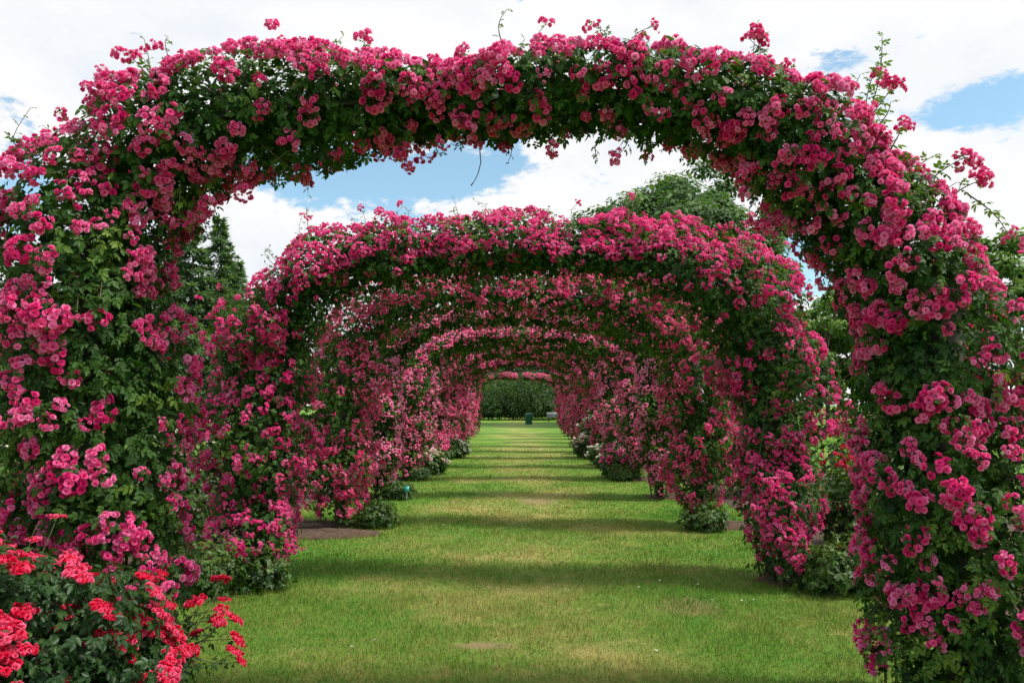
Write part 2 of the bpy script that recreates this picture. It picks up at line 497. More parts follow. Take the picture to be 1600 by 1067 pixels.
# ------------------------------------------------------------------ rose arch
GENERIC = [(-2.32, 0.0, .26), (-2.36, .35, .34), (-2.38, .8, .42), (-2.40, 1.4, .46), (-2.36, 1.95, .47), (-2.2, 2.42, .43), (-1.85, 2.78, .36),
           (-1.35, 2.98, .29), (-.7, 3.05, .27), (0, 3.07, .26), (.7, 3.05, .29), (1.35, 2.96, .34), (1.85, 2.78, .40), (2.2, 2.42, .43),
           (2.36, 1.95, .47), (2.36, 1.4, .45), (2.34, .85, .40), (2.32, .40, .22), (2.30, 0.0, .13)]
FRONT = [(-2.26, 0.0, .34), (-2.24, .35, .42), (-2.20, .8, .44), (-2.18, 1.4, .42), (-2.18, 2.0, .36), (-2.21, 2.50, .34), (-2.14, 2.86, .33), (-1.78, 3.06, .29),
         (-1.22, 3.15, .26), (-.7, 3.19, .175), (0, 3.21, .15), (.62, 3.24, .165), (1.07, 3.16, .21), (1.46, 2.95, .26),
         (1.82, 2.63, .31), (2.09, 2.15, .35), (2.20, 1.4, .40), (2.20, .7, .39), (2.20, .3, .34), (2.20, 0.0, .24)]

class Profile:
    def __init__(s, pts, ry=0.42, seed=0):
        P = np.array(pts)
        d = np.concatenate([[0], np.cumsum(np.linalg.norm(np.diff(P[:, :2], axis=0), axis=1))])
        L = d[-1]
        u = np.linspace(0, L, 400)
        X = [np.interp(u, d, P[:, k]) for k in range(3)]
        ker = np.ones(25) / 25
        for k in range(3):
            pad = np.pad(X[k], 12, mode='edge'); sm = np.convolve(pad, ker, 'valid')
            X[k] = sm
        s.L = L; s.u = u; s.x, s.z, s.r = X
        dx, dz = np.gradient(s.x), np.gradient(s.z); l = np.hypot(dx, dz)
        s.tx, s.tz = dx / l, dz / l
        s.seed = seed; s.wy = 0.06 if seed == 45 else 0.14; s.l0, s.l1, s.l2 = (0.70, 0.60, .28) if seed == 45 else (0.56, 0.86, .55)
    def sample(s, u, phi, depth):
        """depth 1 = surface. returns local pos, outward normal"""
        g = lambda a: np.interp(u, s.u, a)
        x, z, r, tx, tz = g(s.x), g(s.z), g(s.r), g(s.tx), g(s.tz)
        nx, nz = -tz, tx                      # outward (up on crown, left on left post)
        c, sn = np.cos(phi), np.sin(phi)
        nrm = np.stack([c * nx, sn, c * nz], -1)
        ryy = np.minimum(0.30 + 0.35 * r, 0.5)
        base = np.stack([x + r * c * nx, ryy * sn, z + r * c * nz], -1)
        lump = s.l0 + s.l1 * vnoise(base, 2.6, s.seed) + s.l2 * (vnoise(base, 6.5, s.seed + 1) - 0.5)
        lump = lump * (1 + 0.12 * np.maximum(c, 0))
        k = (depth * lump)
        pos = np.stack([x + k * r * c * nx, k * ryy * sn, z + k * r * c * nz], -1)
        pos[:, 1] += s.wy * np.sin(u * 1.7 + s.seed) * np.clip(z / 2.5, 0, 1)
        pos[:, 2] = np.maximum(pos[:, 2], 0.03)
        return pos, nrm

def leaf_place(acc, tmpls, pos, nrm, size, t, rng, droop=0.35, jitter=0.7):
    n = len(pos)
    z = normed(nrm * 0.8 + np.array([0.12, -0.05, 0.7]) + rng.normal(size=(n, 3)) * jitter * 0.55)
    x = normed(nrm * 0.6 + rng.normal(size=(n, 3)) * 0.8 + np.array([0, 0, -droop]))
    R = frames(z, x)
    which = rng.integers(len(tmpls), size=n)
    for k, tm in enumerate(tmpls):
        m = which == k
        acc.add(tm, pos[m], R[m], size[m], t[m])

def shoot(acc, stems, p0, p1, sag, rng, tmpls, lsize, every=0.05, bend=None, tl=0.75, r0=0.0035):
    """curved twig from p0 to p1 with leaves; appended to foliage acc"""
    p0 = np.array(p0, float); p1 = np.array(p1, float)
    n = 9
    u = np.linspace(0, 1, n)[:, None]
    b = bend if bend is not None else rng.normal(size=3) * 0.05
    pts = p0 + (p1 - p0) * u + np.array(b) * (np.sin(u * PI)) + np.array([0, 0, -sag]) * u ** 2
    V, F = tube(pts, np.linspace(r0, r0 * 0.4, n), 4, False)
    stems.raw(V, F, 0.6)
    L = np.linalg.norm(np.diff(pts, axis=0), axis=1).sum()
    m = max(2, int(L / every))
    uu = np.linspace(0.15, 1.0, m)
    P = np.stack([np.interp(uu, u[:, 0], pts[:, k]) for k in range(3)], -1)
    T = normed(np.gradient(pts, axis=0)); Tt = np.stack([np.interp(uu, u[:, 0], T[:, k]) for k in range(3)], -1)
    side = normed(np.cross(Tt, rand_dirs(1, rng)))
    ang = np.arange(m) * 2.4 + rng.normal(size=m) * 0.3
    side2 = np.cross(Tt, side)
    d = side * np.cos(ang)[:, None] + side2 * np.sin(ang)[:, None]
    x = normed(d + Tt * 0.6)
    z = normed(np.array([[0, 0, 1.0]]) + rng.normal(size=(m, 3)) * 0.35)
    R = frames(z, x)
    # frames keeps z; want x exact: rebuild
    y = normed(np.cross(z, x)); zz = np.cross(x, y)
    R = np.stack([x, y, zz], -1)
    sz = lsize * rng.uniform(0.7, 1.1, m) * np.linspace(1.05, 0.6, m)
    which = rng.integers(len(tmpls), size=m)
    for k, tm in enumerate(tmpls):
        mm = which == k
        acc.add(tm, P[mm], R[mm], sz[mm], np.full(mm.sum(), tl))
    return pts[-1], T[-1]

def rose_arch(i, Y, label, pts, nleaf, leafsize, lod, ncl, clsize, nparts, mirror=False, specials=None, tmpls=None, gap=0.0):
    rng = np.random.default_rng(500 + i * 17)
    root = empty('rose_arch', (0, Y, 0))
    tag(root, label, 'rose arch', 'rose-covered arches spanning the grass walk')
    prof = Profile(pts, seed=40 + i * 5)
    far = i > 2
    lm = M['leaf_far' if far else 'leaf']; pm_key = 'pink_far' if far else 'pink'
    # ---- frame: a post on each side, two hoops tied by rungs
    for s in (0, -1):
        xb = float(prof.x[s]); 
        zt = 2.2
        V, F = box_arr(xb - 0.06, xb + 0.06, -0.06, 0.06, -0.02, zt)
        me = build_mesh('post', V, F, M['post'])
        link('post', me, root)
    acc = Acc()
    sel = np.where((prof.z > 2.15))[0][::8]
    for yy in (-0.16, 0.16):
        P = np.stack([prof.x[sel], np.full(len(sel), yy), prof.z[sel] - 0.04], -1)
        V, F = tube(P, 0.014, 6); acc.raw(V, F)
    link('hoop', acc.mesh('hoop', M['dark'], True), root)
    # ---- canes
    ncane = 6 if i <= 2 else (2 if i < 6 else 1)
    for s in (0, -1):
        xb = float(prof.x[s])
        for k in range(ncane):
            n = 14
            z = np.linspace(0, rng.uniform(1.6, 2.3), n)
            a0 = rng.uniform(0, 2 * PI)
            rad = rng.uniform(0.1, 0.24)
            xx = xb + rad * np.cos(a0 + z * rng.normal() * 0.8) * (0.8 + 0.3 * z / 2) + rng.normal() * 0.03 + rng.normal() * 0.05 * np.sin(z * 3)
            yy = -0.05 + rad * np.sin(a0 + z * 0.4) + rng.normal() * 0.04 * np.cos(z * 3)
            V, F = tube(np.stack([xx, yy, z], -1), np.linspace(0.011, 0.005, n), 5, False)
            link('cane', build_mesh('cane', V, F, M['cane'], {'t': np.full(len(V), .5)}, True), root)
    # ---- leaves
    acc = Acc(); stems = Acc()
    g = 0.45 + 0.55 * (prof.r / prof.r.max())
    cdf = np.cumsum(g); cdf /= cdf[-1]
    def rand_u(n):
        return np.interp(rng.random(n), cdf, prof.u)
    u = rand_u(nleaf); phi = rng.uniform(0, 2 * PI, nleaf)
    dep = 1.06 - np.abs(rng.normal(size=nleaf)) * 0.22
    inner = rng.random(nleaf) < 0.12
    dep[inner] = rng.uniform(0.2, 0.75, inner.sum())
    P, NR = prof.sample(u, phi, dep)
    # thin the coat on the underside and near the ground
    low = np.clip((P[:, 2] - 0.02) / 0.5, 0.35, 1) if i == 1 else np.clip((P[:, 2] - 0.12) / 0.55, 0.10, 1)
    under = np.clip(1.0 + 0.55 * np.minimum(NR[:, 2], 0) * (P[:, 2] > 2.2), 0.3, 1)
    clump = np.clip(0.35 + 1.3 * vnoise(P, 6.0, 900 + i), 0, 1)
    keep = rng.random(nleaf) < low * under * clump
    if gap > 0: keep &= ~((np.abs(P[:, 0] - 0.05) < gap) )
    P, NR, dep = P[keep], NR[keep], dep[keep]
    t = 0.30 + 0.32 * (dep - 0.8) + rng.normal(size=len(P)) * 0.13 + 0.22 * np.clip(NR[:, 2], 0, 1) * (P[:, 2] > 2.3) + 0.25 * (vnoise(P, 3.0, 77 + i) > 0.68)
    sz = leafsize * rng.uniform(0.7, 1.25, len(P))
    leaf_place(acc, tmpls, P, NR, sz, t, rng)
    # inner foliage that closes the coat, its shade painted in as a darker tint
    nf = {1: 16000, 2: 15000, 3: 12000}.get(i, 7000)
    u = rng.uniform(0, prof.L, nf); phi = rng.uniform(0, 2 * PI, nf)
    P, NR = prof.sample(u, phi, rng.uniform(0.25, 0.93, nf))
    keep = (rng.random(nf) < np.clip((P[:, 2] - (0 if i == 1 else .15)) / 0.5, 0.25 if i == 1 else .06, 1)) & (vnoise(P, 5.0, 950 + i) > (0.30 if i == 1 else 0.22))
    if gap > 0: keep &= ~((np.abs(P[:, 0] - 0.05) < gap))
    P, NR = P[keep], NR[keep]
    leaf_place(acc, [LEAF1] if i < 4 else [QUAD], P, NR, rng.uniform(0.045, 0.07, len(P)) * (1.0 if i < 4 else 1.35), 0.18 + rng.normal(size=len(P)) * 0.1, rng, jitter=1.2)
    # ---- clusters on the coat, in loose sprays
    ncand = ncl * 9
    u = rand_u(ncand); phi = rng.uniform(0, 2 * PI, ncand)
    P, NR = prof.sample(u, phi, np.full(ncand, 1.03))
    dens = vnoise(P, 3.2, 60 + i) * 0.65 + vnoise(P, 7.5, 61 + i) * 0.35
    up = np.clip((P[:, 2] - 2.2) / 0.9, 0, 1)
    pr = np.clip((dens - (0.37 if i == 1 else 0.34) + (0.10 if i == 1 else 0.15) * up) * 3.6, 0.14 if i == 1 else 0.08, 1)
    pr *= np.where(NR[:, 2] < -0.3, 0.40 if i == 1 else 0.16, 1.0) * np.where((NR[:, 2] < -0.65) & (P[:, 2] > 2.2) & (i > 1), 0.4, 1.0)
    pr *= np.where(NR[:, 1] > 0.5, 0.6, 1.0)
    pr *= np.clip((P[:, 2] - 0.10) / (0.45 if i == 1 else 0.3), 0, 1)
    if gap > 0: pr *= (np.abs(P[:, 0] - 0.05) > gap)
    ordr = rng.permutation(ncand)
    chosen = []; cp = np.zeros((0, 3))
    mind = clsize * (0.95 if i == 1 else 0.78)
    buf = np.empty((ncl + 5, 3)); nb = 0
    for j in ordr:
        if rng.random() > pr[j]: continue
        if nb and (np.abs(buf[:nb] - P[j]).sum(1) < mind * 1.2).any(): continue
        buf[nb] = P[j]; nb += 1; chosen.append(j)
        if nb >= ncl: break
    C = P[chosen]; CN = NR[chosen]
    # ---- upright shoots and hanging sprays
    extra = []
    nsh = {1: 34, 2: 52, 3: 34}.get(i, 16 if i < 7 else 8)
    for k in range(nsh):
        uu = np.array([rng.uniform(0.22, 0.78) * prof.L]); ph = np.array([rng.normal() * 0.6])
        p, nr = prof.sample(uu, ph, np.array([0.95]))
        if gap > 0 and abs(p[0, 0]) < gap + .2: continue
        ln = rng.uniform(0.10, 0.24)
        q = p[0] + normed(nr[0] * 0.7 + np.array([rng.normal() * 0.3, rng.normal() * 0.25, 0.7])) * ln
        e, T = shoot(acc, stems, p[0], q, 0.0, rng, tmpls, leafsize * 0.8, every=0.035 if i < 3 else 0.05)
        if rng.random() < 0.5: extra.append((e, T, clsize * rng.uniform(0.6, 0.95)))
    for k in range({1: 44, 2: 58, 3: 42}.get(i, 6)):
        uu = np.array([rng.uniform(0.28, 0.72) * prof.L]); ph = np.array([PI + rng.normal() * 0.6])
        p, nr = prof.sample(uu, ph, np.array([0.95]))
        if gap > 0 and abs(p[0, 0]) < gap + .2: continue
        ln = rng.uniform(0.04, {1: .13, 2: .27, 3: .22}.get(i, .12))
        q = p[0] + np.array([rng.normal() * 0.04, rng.normal() * 0.04, -ln])
        e, T = shoot(acc, stems, p[0], q, 0.0, rng, tmpls, leafsize * 0.9, every=0.03 if i < 3 else 0.05, tl=0.45)
        if rng.random() < 0.5: extra.append((e, T, clsize * rng.uniform(0.6, 1.0)))
    # side sprays off the posts
    for k in range(nsh):
        uu = np.array([rng.choice([rng.uniform(0.03, 0.3), rng.uniform(0.7, 0.97)]) * prof.L]); ph = np.array([rng.uniform(0, 2 * PI)])
        p, nr = prof.sample(uu, ph, np.array([0.95]))
        q = p[0] + normed(nr[0] + rng.normal(size=3) * 0.3) * rng.uniform(0.1, 0.24)
        q[2] = max(q[2], 0.15)
        e, T = shoot(acc, stems, p[0], q, 0.05, rng, tmpls, leafsize * 0.85, every=0.04 if i < 3 else 0.06, tl=0.6)
        if rng.random() < 0.55 and p[0][2] > 0.4: extra.append((e, T, clsize * rng.uniform(0.6, 0.95)))
    for sp in (specials or []):
        p0, p1, ls, has = sp[:4]
        e, T = shoot(acc, stems, p0, p1, 0.0, rng, tmpls, ls, every=0.028, tl=0.8, bend=(rng.normal() * 0.03, 0, 0), r0=0.004)
        for h in range(has):
            extra.append((e + rng.normal(size=3) * 0.045 * (h > 0), T, clsize * rng.uniform(0.75, 1.0)))
    if extra:
        C = np.concatenate([C, np.array([e[0] for e in extra])]); CN = np.concatenate([CN, np.array([e[1] for e in extra])])
    CS = clsize * rng.uniform(0.6, 1.25, len(C))
    if extra: CS[-len(extra):] = [e[2] for e in extra]
    n = len(C)
    zdir = normed(CN * 0.9 + np.array([0.10, -0.25, 0.30]) + rng.normal(size=(n, 3)) * 0.22)
    # long side of a truss tends to hang downwards
    R = frames(zdir, np.array([[0, 0, 1.0]]) + rng.normal(size=(n, 3)) * 0.9)
    var = rng.integers(len(CL[lod]), size=n)
    # parts: those that show largest from the walk
    cam = np.array([0, -Y, CAM_Z])
    tocam = cam - C; dist = np.linalg.norm(tocam, axis=1)
    facing = (normed(CN) * tocam / dist[:, None]).sum(1)
    px = (C[:, 0] / (C[:, 1] + Y)) * 1250 + 812; py = 630 - (C[:, 2] - CAM_Z) / (C[:, 1] + Y) * 1250
    inside = (px > -5) & (px < 1605) & (py > -5) & (py < 1072)
    score = CS / dist * (0.25 + 0.75 * np.clip(facing + 0.25, 0, 1)) * inside * (C[:, 1] < 0.15)
    order = np.argsort(-score)
    parts = order[:nparts]; rest = order[nparts:]
    for j in parts:
        o = link('rose_cluster', cluster_mesh(lod, int(var[j]), pm_key), root, C[j].tolist())
        o.rotation_euler = rot_euler(R[j]); s = float(CS[j]); o.scale = (s, s, s)
    racc = Acc()
    for k in range(len(CL[lod])):
        m = rest[var[rest] == k]
        racc.add(CL[lod][k], C[m], R[m], CS[m], rng.uniform(-0.05, 0.36, len(m)))
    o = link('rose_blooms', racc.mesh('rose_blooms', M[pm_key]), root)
    o['kind'] = 'stuff'
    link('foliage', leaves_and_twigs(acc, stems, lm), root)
    return root, prof

def p1(px, py, Y=4.1):     # metres in the plane of the first arch, measured from the photograph
    return ((px - 812) / 1250 * Y, 0.0, CAM_Z + (630 - py) / 1250 * Y)

Y0, DY = 4.15, 3.2
front_specials = []
for (a, b, ls, has) in [((225, 110), (205, 75), .075, 0), ((235, 120), (185, 72), .07, 3), ((215, 110), (203, 40), .05, 0), ((180, 140), (112, 122), .07, 1), ((120, 200), (75, 165), .07, 1),
                        ((120, 200), (30, 215), .075, 1), ((100, 250), (25, 250), .07, 0), ((330, 110), (322, 72), .06, 0), ((575, 90), (560, 38), .07, 1),
                        ((790, 90), (783, 62), .06, 1), ((700, 90), (720, 65), .05, 1), ((850, 80), (845, 50), .06, 1), ((880, 80), (876, 50), .06, 1), ((1005, 80), (1010, 45), .06, 1), ((1205, 95), (1202, 48), .07, 2),
                        ((1270, 120), (1240, 90), .06, 1), ((1360, 190), (1395, 42), .085, 0), ((1365, 190), (1388, 85), .08, 0), ((1345, 185), (1358, 105), .08, 0), ((1370, 200), (1405, 150), .07, 0), ((1355, 200), (1415, 120), .07, 3),
                        ((1400, 230), (1425, 185), .07, 2), ((1430, 270), (1475, 235), .07, 0), ((1460, 280), (1520, 240), .08, 3), ((1520, 300), (1580, 365), .07, 2),
                        ((1500, 300), (1550, 275), .08, 3), ((440, 90), (430, 48), .07, 2), ((960, 190), (935, 240), .07, 0), ((985, 190), (965, 240), .07, 1), ((640, 190), (622, 235), .07, 2),
                        ((870, 180), (865, 225), .08, 1), ((320, 260), (300, 330), .075, 2), ((290, 260), (285, 350), .08, 0), ((270, 280), (270, 340), .08, 1), ((385, 220), (380, 255), .07, 2),
                        ((1180, 230), (1170, 300), .07, 1), ((1220, 270), (1190, 345), .08, 2), ((1200, 250), (1205, 330), .08, 0), ((1250, 330), (1230, 350), .07, 0), ((1240, 300), (1225, 340), .08, 1), ((740, 190), (742, 212), .05, 1), ((690, 190), (690, 215), .05, 1),
                        ((30, 300), (-10, 385), .09, 0), ((60, 330), (0, 300), .08, 1), ((1380, 940), (1335, 985), .07, 0), ((1400, 900), (1345, 960), .07, 0), ((1430, 960), (1380, 1000), .07, 0)]:
    y_off = random.uniform(-0.22, 0.12)
    A = p1(*a, Y0 + y_off); B = p1(*b, Y0 + y_off)
    front_specials.append(((A[0], y_off, A[2]), (B[0], y_off, B[2]), ls, has))

ordinal = ['', 'nearest rose arch, its large pink blooms framing the whole picture', 'second rose arch from the front, with a bare post at its right foot',
           'third rose arch from the front, its crown just below that of the second', 'fourth rose arch from the front along the grass walk',
           'fifth rose arch from the front along the grass walk', 'sixth rose arch from the front, pink blooms over a dark leafy crown', 'seventh rose arch, halfway down the grass walk',
           'eighth rose arch from the front, in the far half of the walk', 'ninth rose arch from the front, in the far half of the walk', 'tenth rose arch from the front, fourth from the far end',
           'eleventh rose arch from the front, third from the far end', 'twelfth rose arch from the front, next to last of the walk', 'farthest rose arch, its two rose arms not quite meeting at the top']
cfg = {1: (22000, .068, 0, 1180, .060, 100), 2: (24000, .068, 1, 2000, .051, 100), 3: (18000, .072, 1, 1800, .055, 100), 4: (11000, .085, 2, 1800, .060, 100),
       5: (8000, .09, 2, 1600, .064, 100), 6: (6500, .10, 2, 1450, .068, 60)}
root1 = None
for i in range(1, 14):
    Y = Y0 + (i - 1) * DY
    r = random.Random(i * 3)
    if i == 1: pts = FRONT
    else:
        dx = r.uniform(-0.06, 0.06); dz = r.uniform(-0.06, 0.06)
        if i == 2: dz = -0.03
        if i == 13: dz = -0.04
        pts = []; skew = r.uniform(-.035, .035); flat_ = r.uniform(-.08, .05)
        for (x, z, rr) in GENERIC:
            w = 1.0
            k = rr * (1 + r.uniform(-0.10, 0.14))
            if i == 2 and x < 0 and z < 2.9: x -= 0.08
            if i == 2: k *= 0.88; x -= 0.07 * (x > 1.5)
            zz = z + dz * (z / 3.1)
            if i >= 3:
                zz += skew * x * (z > 2.0) + flat_ * (1 - (x / 2.4) ** 2) * (z > 2.5)
            if i >= 4:
                k *= 0.86 if abs(x) > 1.9 else 0.68
                x *= 1.03; zz += 0.09 * (z > 2.5)
            if i == 13: k *= 0.85 if abs(x) < 2 else 1; zz -= max(0, 1 - abs(x)) * 0.12
            pts.append((x + dx + r.uniform(-0.03, 0.03), zz, k))
    nl, ls, lod, ncl, cs, npart = cfg.get(i, (5200, .11, 2, 1350, .072, 0))
    if i > 3: ncl = int(ncl * r.uniform(0.75, 1.1))
    tm = LEAF if i == 1 else (LEAF3 if i <= 3 else [QUAD] if i > 5 else [LEAF1])
    if i >= 4: nl = int(nl * (2.6 if i <= 5 else 3.0)); ls *= 0.62
    root, prof = rose_arch(i, Y, ordinal[i], pts, nl, ls, lod, ncl, cs, npart, specials=front_specials if i == 1 else None, tmpls=tm, gap={13: 0.16, 12: 1.5, 11: 1.5, 10: 1.25}.get(i, 0))
    if i == 1: root1 = root

# a bare dead tendril dangling from the crown of the first arch
tp = [(-0.20, -0.1, 2.98), (-0.205, -0.1, 2.90), (-0.20, -0.1, 2.84), (-0.215, -0.1, 2.78), (-0.235, -0.1, 2.74), (-0.25, -0.1, 2.72)]
V, F = tube(tp, [0.003, 0.003, 0.0028, 0.0025, 0.002, 0.004], 5)
link('tendril', build_mesh('tendril', V, F, M['cane'], {'t': np.full(len(V), 0)}, True), root1)

# ------------------------------------------------------------------ shrubs
def shrub_arrays(seed, rx, ry, h, nleaf, lsize, lod, ncl, csize, matleaf, matflower, tmpls, flat=False, bottom=0.12, reach=(), shoots=14):
    """returns list of (part name, mesh)"""
    rng = np.random.default_rng(seed)
    acc, st, fl = Acc(), Acc(), Acc()
    # stems
    nst = 9
    for k in range(nst):
        a = rng.uniform(0, 2 * PI); q = np.array([math.cos(a) * rx * 0.65, math.sin(a) * ry * 0.65, h * rng.uniform(0.6, 0.85)])
        pts = np.linspace(0, 1, 7)[:, None] * q * np.array([1, 1, 1]); pts[:, :2] *= np.linspace(0.3, 1, 7)[:, None]
        V, F = tube(pts, np.linspace(0.012, 0.005, 7), 5, False); st.raw(V, F)
    def surf(d, k):
        base = d * np.array([rx, ry, h * 0.55]) + np.array([0, 0, h * 0.5])
        lump = 0.72 + 0.5 * vnoise(base, 2.2 / max(rx, 0.3), seed) + 0.25 * (vnoise(base, 6 / max(rx, .3), seed + 3) - 0.5)
        p = d * np.array([rx, ry, h * 0.55]) * (k * lump)[:, None] + np.array([0, 0, h * 0.5])
        return p
    d = rand_dirs(nleaf, rng)
    dep = 1.05 - np.abs(rng.normal(size=nleaf)) * 0.3
    P = surf(d, dep); ok = P[:, 2] > bottom * h * rng.uniform(0.3, 1.4, nleaf)
    P, d, dep = P[ok], d[ok], dep[ok]
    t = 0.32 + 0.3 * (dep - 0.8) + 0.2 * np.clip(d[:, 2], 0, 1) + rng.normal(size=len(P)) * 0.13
    leaf_place(acc, tmpls, P, d, lsize * rng.uniform(0.7, 1.25, len(P)), t, rng)
    cps, cds = [], []
    if ncl:
        nc = ncl * 5
        dd = rand_dirs(nc, rng); dd[:, 2] = np.abs(dd[:, 2]) * 1.1 - 0.25; dd = normed(dd)
        Q = surf(dd, np.full(nc, 1.06))
        w = vnoise(Q, 4.5 / max(rx, .3), seed + 9); o = np.argsort(-w + rng.normal(size=nc) * 0.15)
        for j in o:
            if Q[j, 2] < h * 0.2: continue
            if any(np.linalg.norm(Q[j] - c) < csize * 1.1 for c in cps): continue
            cps.append(Q[j]); cds.append(dd[j])
            if len(cps) >= ncl: break
    for (q0, q1) in reach:
        e, T = shoot(acc, st, q0, q1, 0.0, rng, tmpls, lsize, every=0.03, tl=0.6)
        cps.append(e); cds.append(T)
    # scattered upright shoots
    for k in range(shoots):
        dd = normed(rng.normal(size=3)); dd[2] = abs(dd[2]) + 0.2; dd = normed(dd)
        p = surf(dd[None], np.array([0.9]))[0]
        e, T = shoot(acc, st, p, p + normed(dd + [0, 0, 0.6]) * rng.uniform(0.12, 0.3) * min(1, h), 0.0, rng, tmpls, lsize, every=0.05, tl=0.7)
        if ncl and rng.random() < 0.5: cps.append(e); cds.append(T)
    res = [('foliage', leaves_and_twigs(acc, st, M[matleaf]))]
    return res, np.array(cps), np.array(cds), rng

def shrub(name, loc, label, cat, group, flowers_as_parts=0, rz=0, **kw):
    csize, lod, matf = kw['csize'], kw['lod'], kw['matflower']
    flat = kw.get('flat', False)
    root = empty(name, loc, rz)
    tag(root, label, cat, group)
    res, C, D, rng = shrub_arrays(**kw)
    for nm, me in res: link(nm, me, root)
    if len(C):
        n = len(C)
        z = normed(D * 0.7 + np.array([0.1, -0.1, 0.9 if flat else 0.5]) + rng.normal(size=(n, 3)) * 0.2)
        R = frames(z, rand_dirs(n, rng))
        S = csize * rng.uniform(0.65, 1.3, n)
        T = CLF if flat else CL
        var = rng.integers(len(T[lod]), size=n)
        score = -C[:, 1]
        order = np.argsort(-score); parts, rest = order[:flowers_as_parts], order[flowers_as_parts:]
        for j in parts:
            o = link('rose_cluster', cluster_mesh(lod, int(var[j]), matf, flat), root, C[j].tolist())
            o.rotation_euler = rot_euler(R[j]); o.scale = (float(S[j]),) * 3
        if len(rest):
            a = Acc()
            for k in range(len(T[lod])):
                m = rest[var[rest] == k]
                a.add(T[lod][k], C[m], R[m], S[m], rng.uniform(-0.05, 0.4, len(m)))
            link('rose_blooms', a.mesh('rose_blooms', M[matf]), root)
    return root

def copy_tree(o, parent=None):
    c = o.copy(); COL.objects.link(c); c.parent = parent
    for ch in list(o.children): copy_tree(ch, c)
    return c

# red floribunda roses at lower left
g = 'red shrub roses in the lower left corner'
shrub('rose_bush', (-2.12, 3.05, 0), 'large red shrub rose with glossy dark leaves filling the lower left corner', 'rose bush', g, 95,
      seed=31, rx=0.62, ry=0.55, h=1.08, nleaf=12000, lsize=.062, lod=0, ncl=230, csize=.038, matleaf='shrub_leaf', matflower='red', tmpls=LEAF3, flat=True)
shrub('rose_bush', (-1.72, 3.35, 0), 'lower red shrub rose in front of the nearest arch, spilling onto the lawn at left', 'rose bush', g, 75,
      seed=37, rx=0.34, ry=0.4, h=0.80, nleaf=7500, lsize=.060, lod=0, ncl=150, csize=.037, matleaf='shrub_leaf', matflower='red', tmpls=LEAF3, flat=True,
      reach=[((0.2, 0.3, .5), (0.27 + .022 * q + .05 * (q * 7 % 5) / 5, .30 + .06 * (q * 3 % 4), .72 - .04 * q + .02 * (q * 5 % 7))) for q in range(9)])

# leafy perennials and low roses at the arch feet
foot = {}
def foot_plant(x, y, h, rx, label, seed, first=None):
    return shrub('border_plant', (x, y, 0), label, 'plant', 'low leafy plants at the feet of the arches', 0,
                 seed=seed, rx=rx, ry=rx * 0.9, h=h * .8, nleaf=650, lsize=.085, lod=1, ncl=0, csize=.06, matleaf='bed_leaf', matflower='pink', tmpls=LEAF3, bottom=0.02)
foot_plant(-2.3, 7.05, .42, .34, 'leafy green plant at the left foot of the second arch, beside the lawn', 41)
foot_plant(-2.62, 6.75, .55, .3, 'low leafy plant just behind the red shrub roses, left of the second arch foot', 42)
foot_plant(2.62, 7.15, .45, .38, 'pale leafy plant at the right foot of the second arch, beside the bare post', 43)
foot_plant(2.95, 7.0, .6, .3, 'small leafy plant on bare soil right of the second arch foot', 44)
foot_plant(-1.85, 10.5, .42, .26, 'leafy green plant at the left foot of the third arch', 45)
foot_plant(2.35, 10.3, .42, .3, 'leafy green plant at the right foot of the third arch', 46)
foot_plant(2.55, 4.3, .4, .3, 'low green plant at the right foot of the nearest arch', 47)
proto = foot_plant(-2.1, 13.6, .4, .32, 'leafy green plant at the left foot of the fourth arch', 48)
words = {5: 'fifth', 6: 'sixth', 7: 'seventh', 8: 'eighth', 9: 'ninth'}
for k in range(5, 10):
    for s, sw in ((-1, 'left'), (1, 'right')):
        c = copy_tree(proto); c.location = (s * 2.15, Y0 + (k - 1) * DY - 0.1, 0); c.rotation_euler.z = k * 1.3 + s
        c['label'] = 'leafy green plant at the %s foot of the %s arch' % (sw, words[k])

# white and blush roses lower down the walk
def low_rose(x, y, matf, label, seed, h=.5, rx=.4, ncl=24):
    return shrub('rose_bush', (x, y, 0), label, 'rose bush', 'low pale roses edging the walk', 60, seed=seed, rx=rx, ry=rx, h=h, nleaf=1400, lsize=.085, lod=2,
                 ncl=ncl, csize=.07, matleaf='bed_leaf', matflower=matf, tmpls=[LEAF1])
low_rose(-2.05, 18.3, 'blush', 'low blush rose on the left edge of the walk, nearer than the cream one', 61)
low_rose(-1.95, 23.8, 'white', 'low cream rose on the left edge of the walk, beyond the blush one', 62)
low_rose(2.25, 21.2, 'white', 'low cream rose on the right edge of the walk, nearest of the pale right ones', 63)
low_rose(2.0, 24.2, 'blush', 'low blush rose on the right edge of the walk between two arches', 64, h=.6)
low_rose(2.2, 25.6, 'white', 'taller cream rose on the right edge of the walk, farthest of the pale right ones', 65, h=1.1, rx=.3)
low_rose(2.15, 17.5, 'pink', 'low pink rose on the right edge of the walk, before the pale ones', 66)

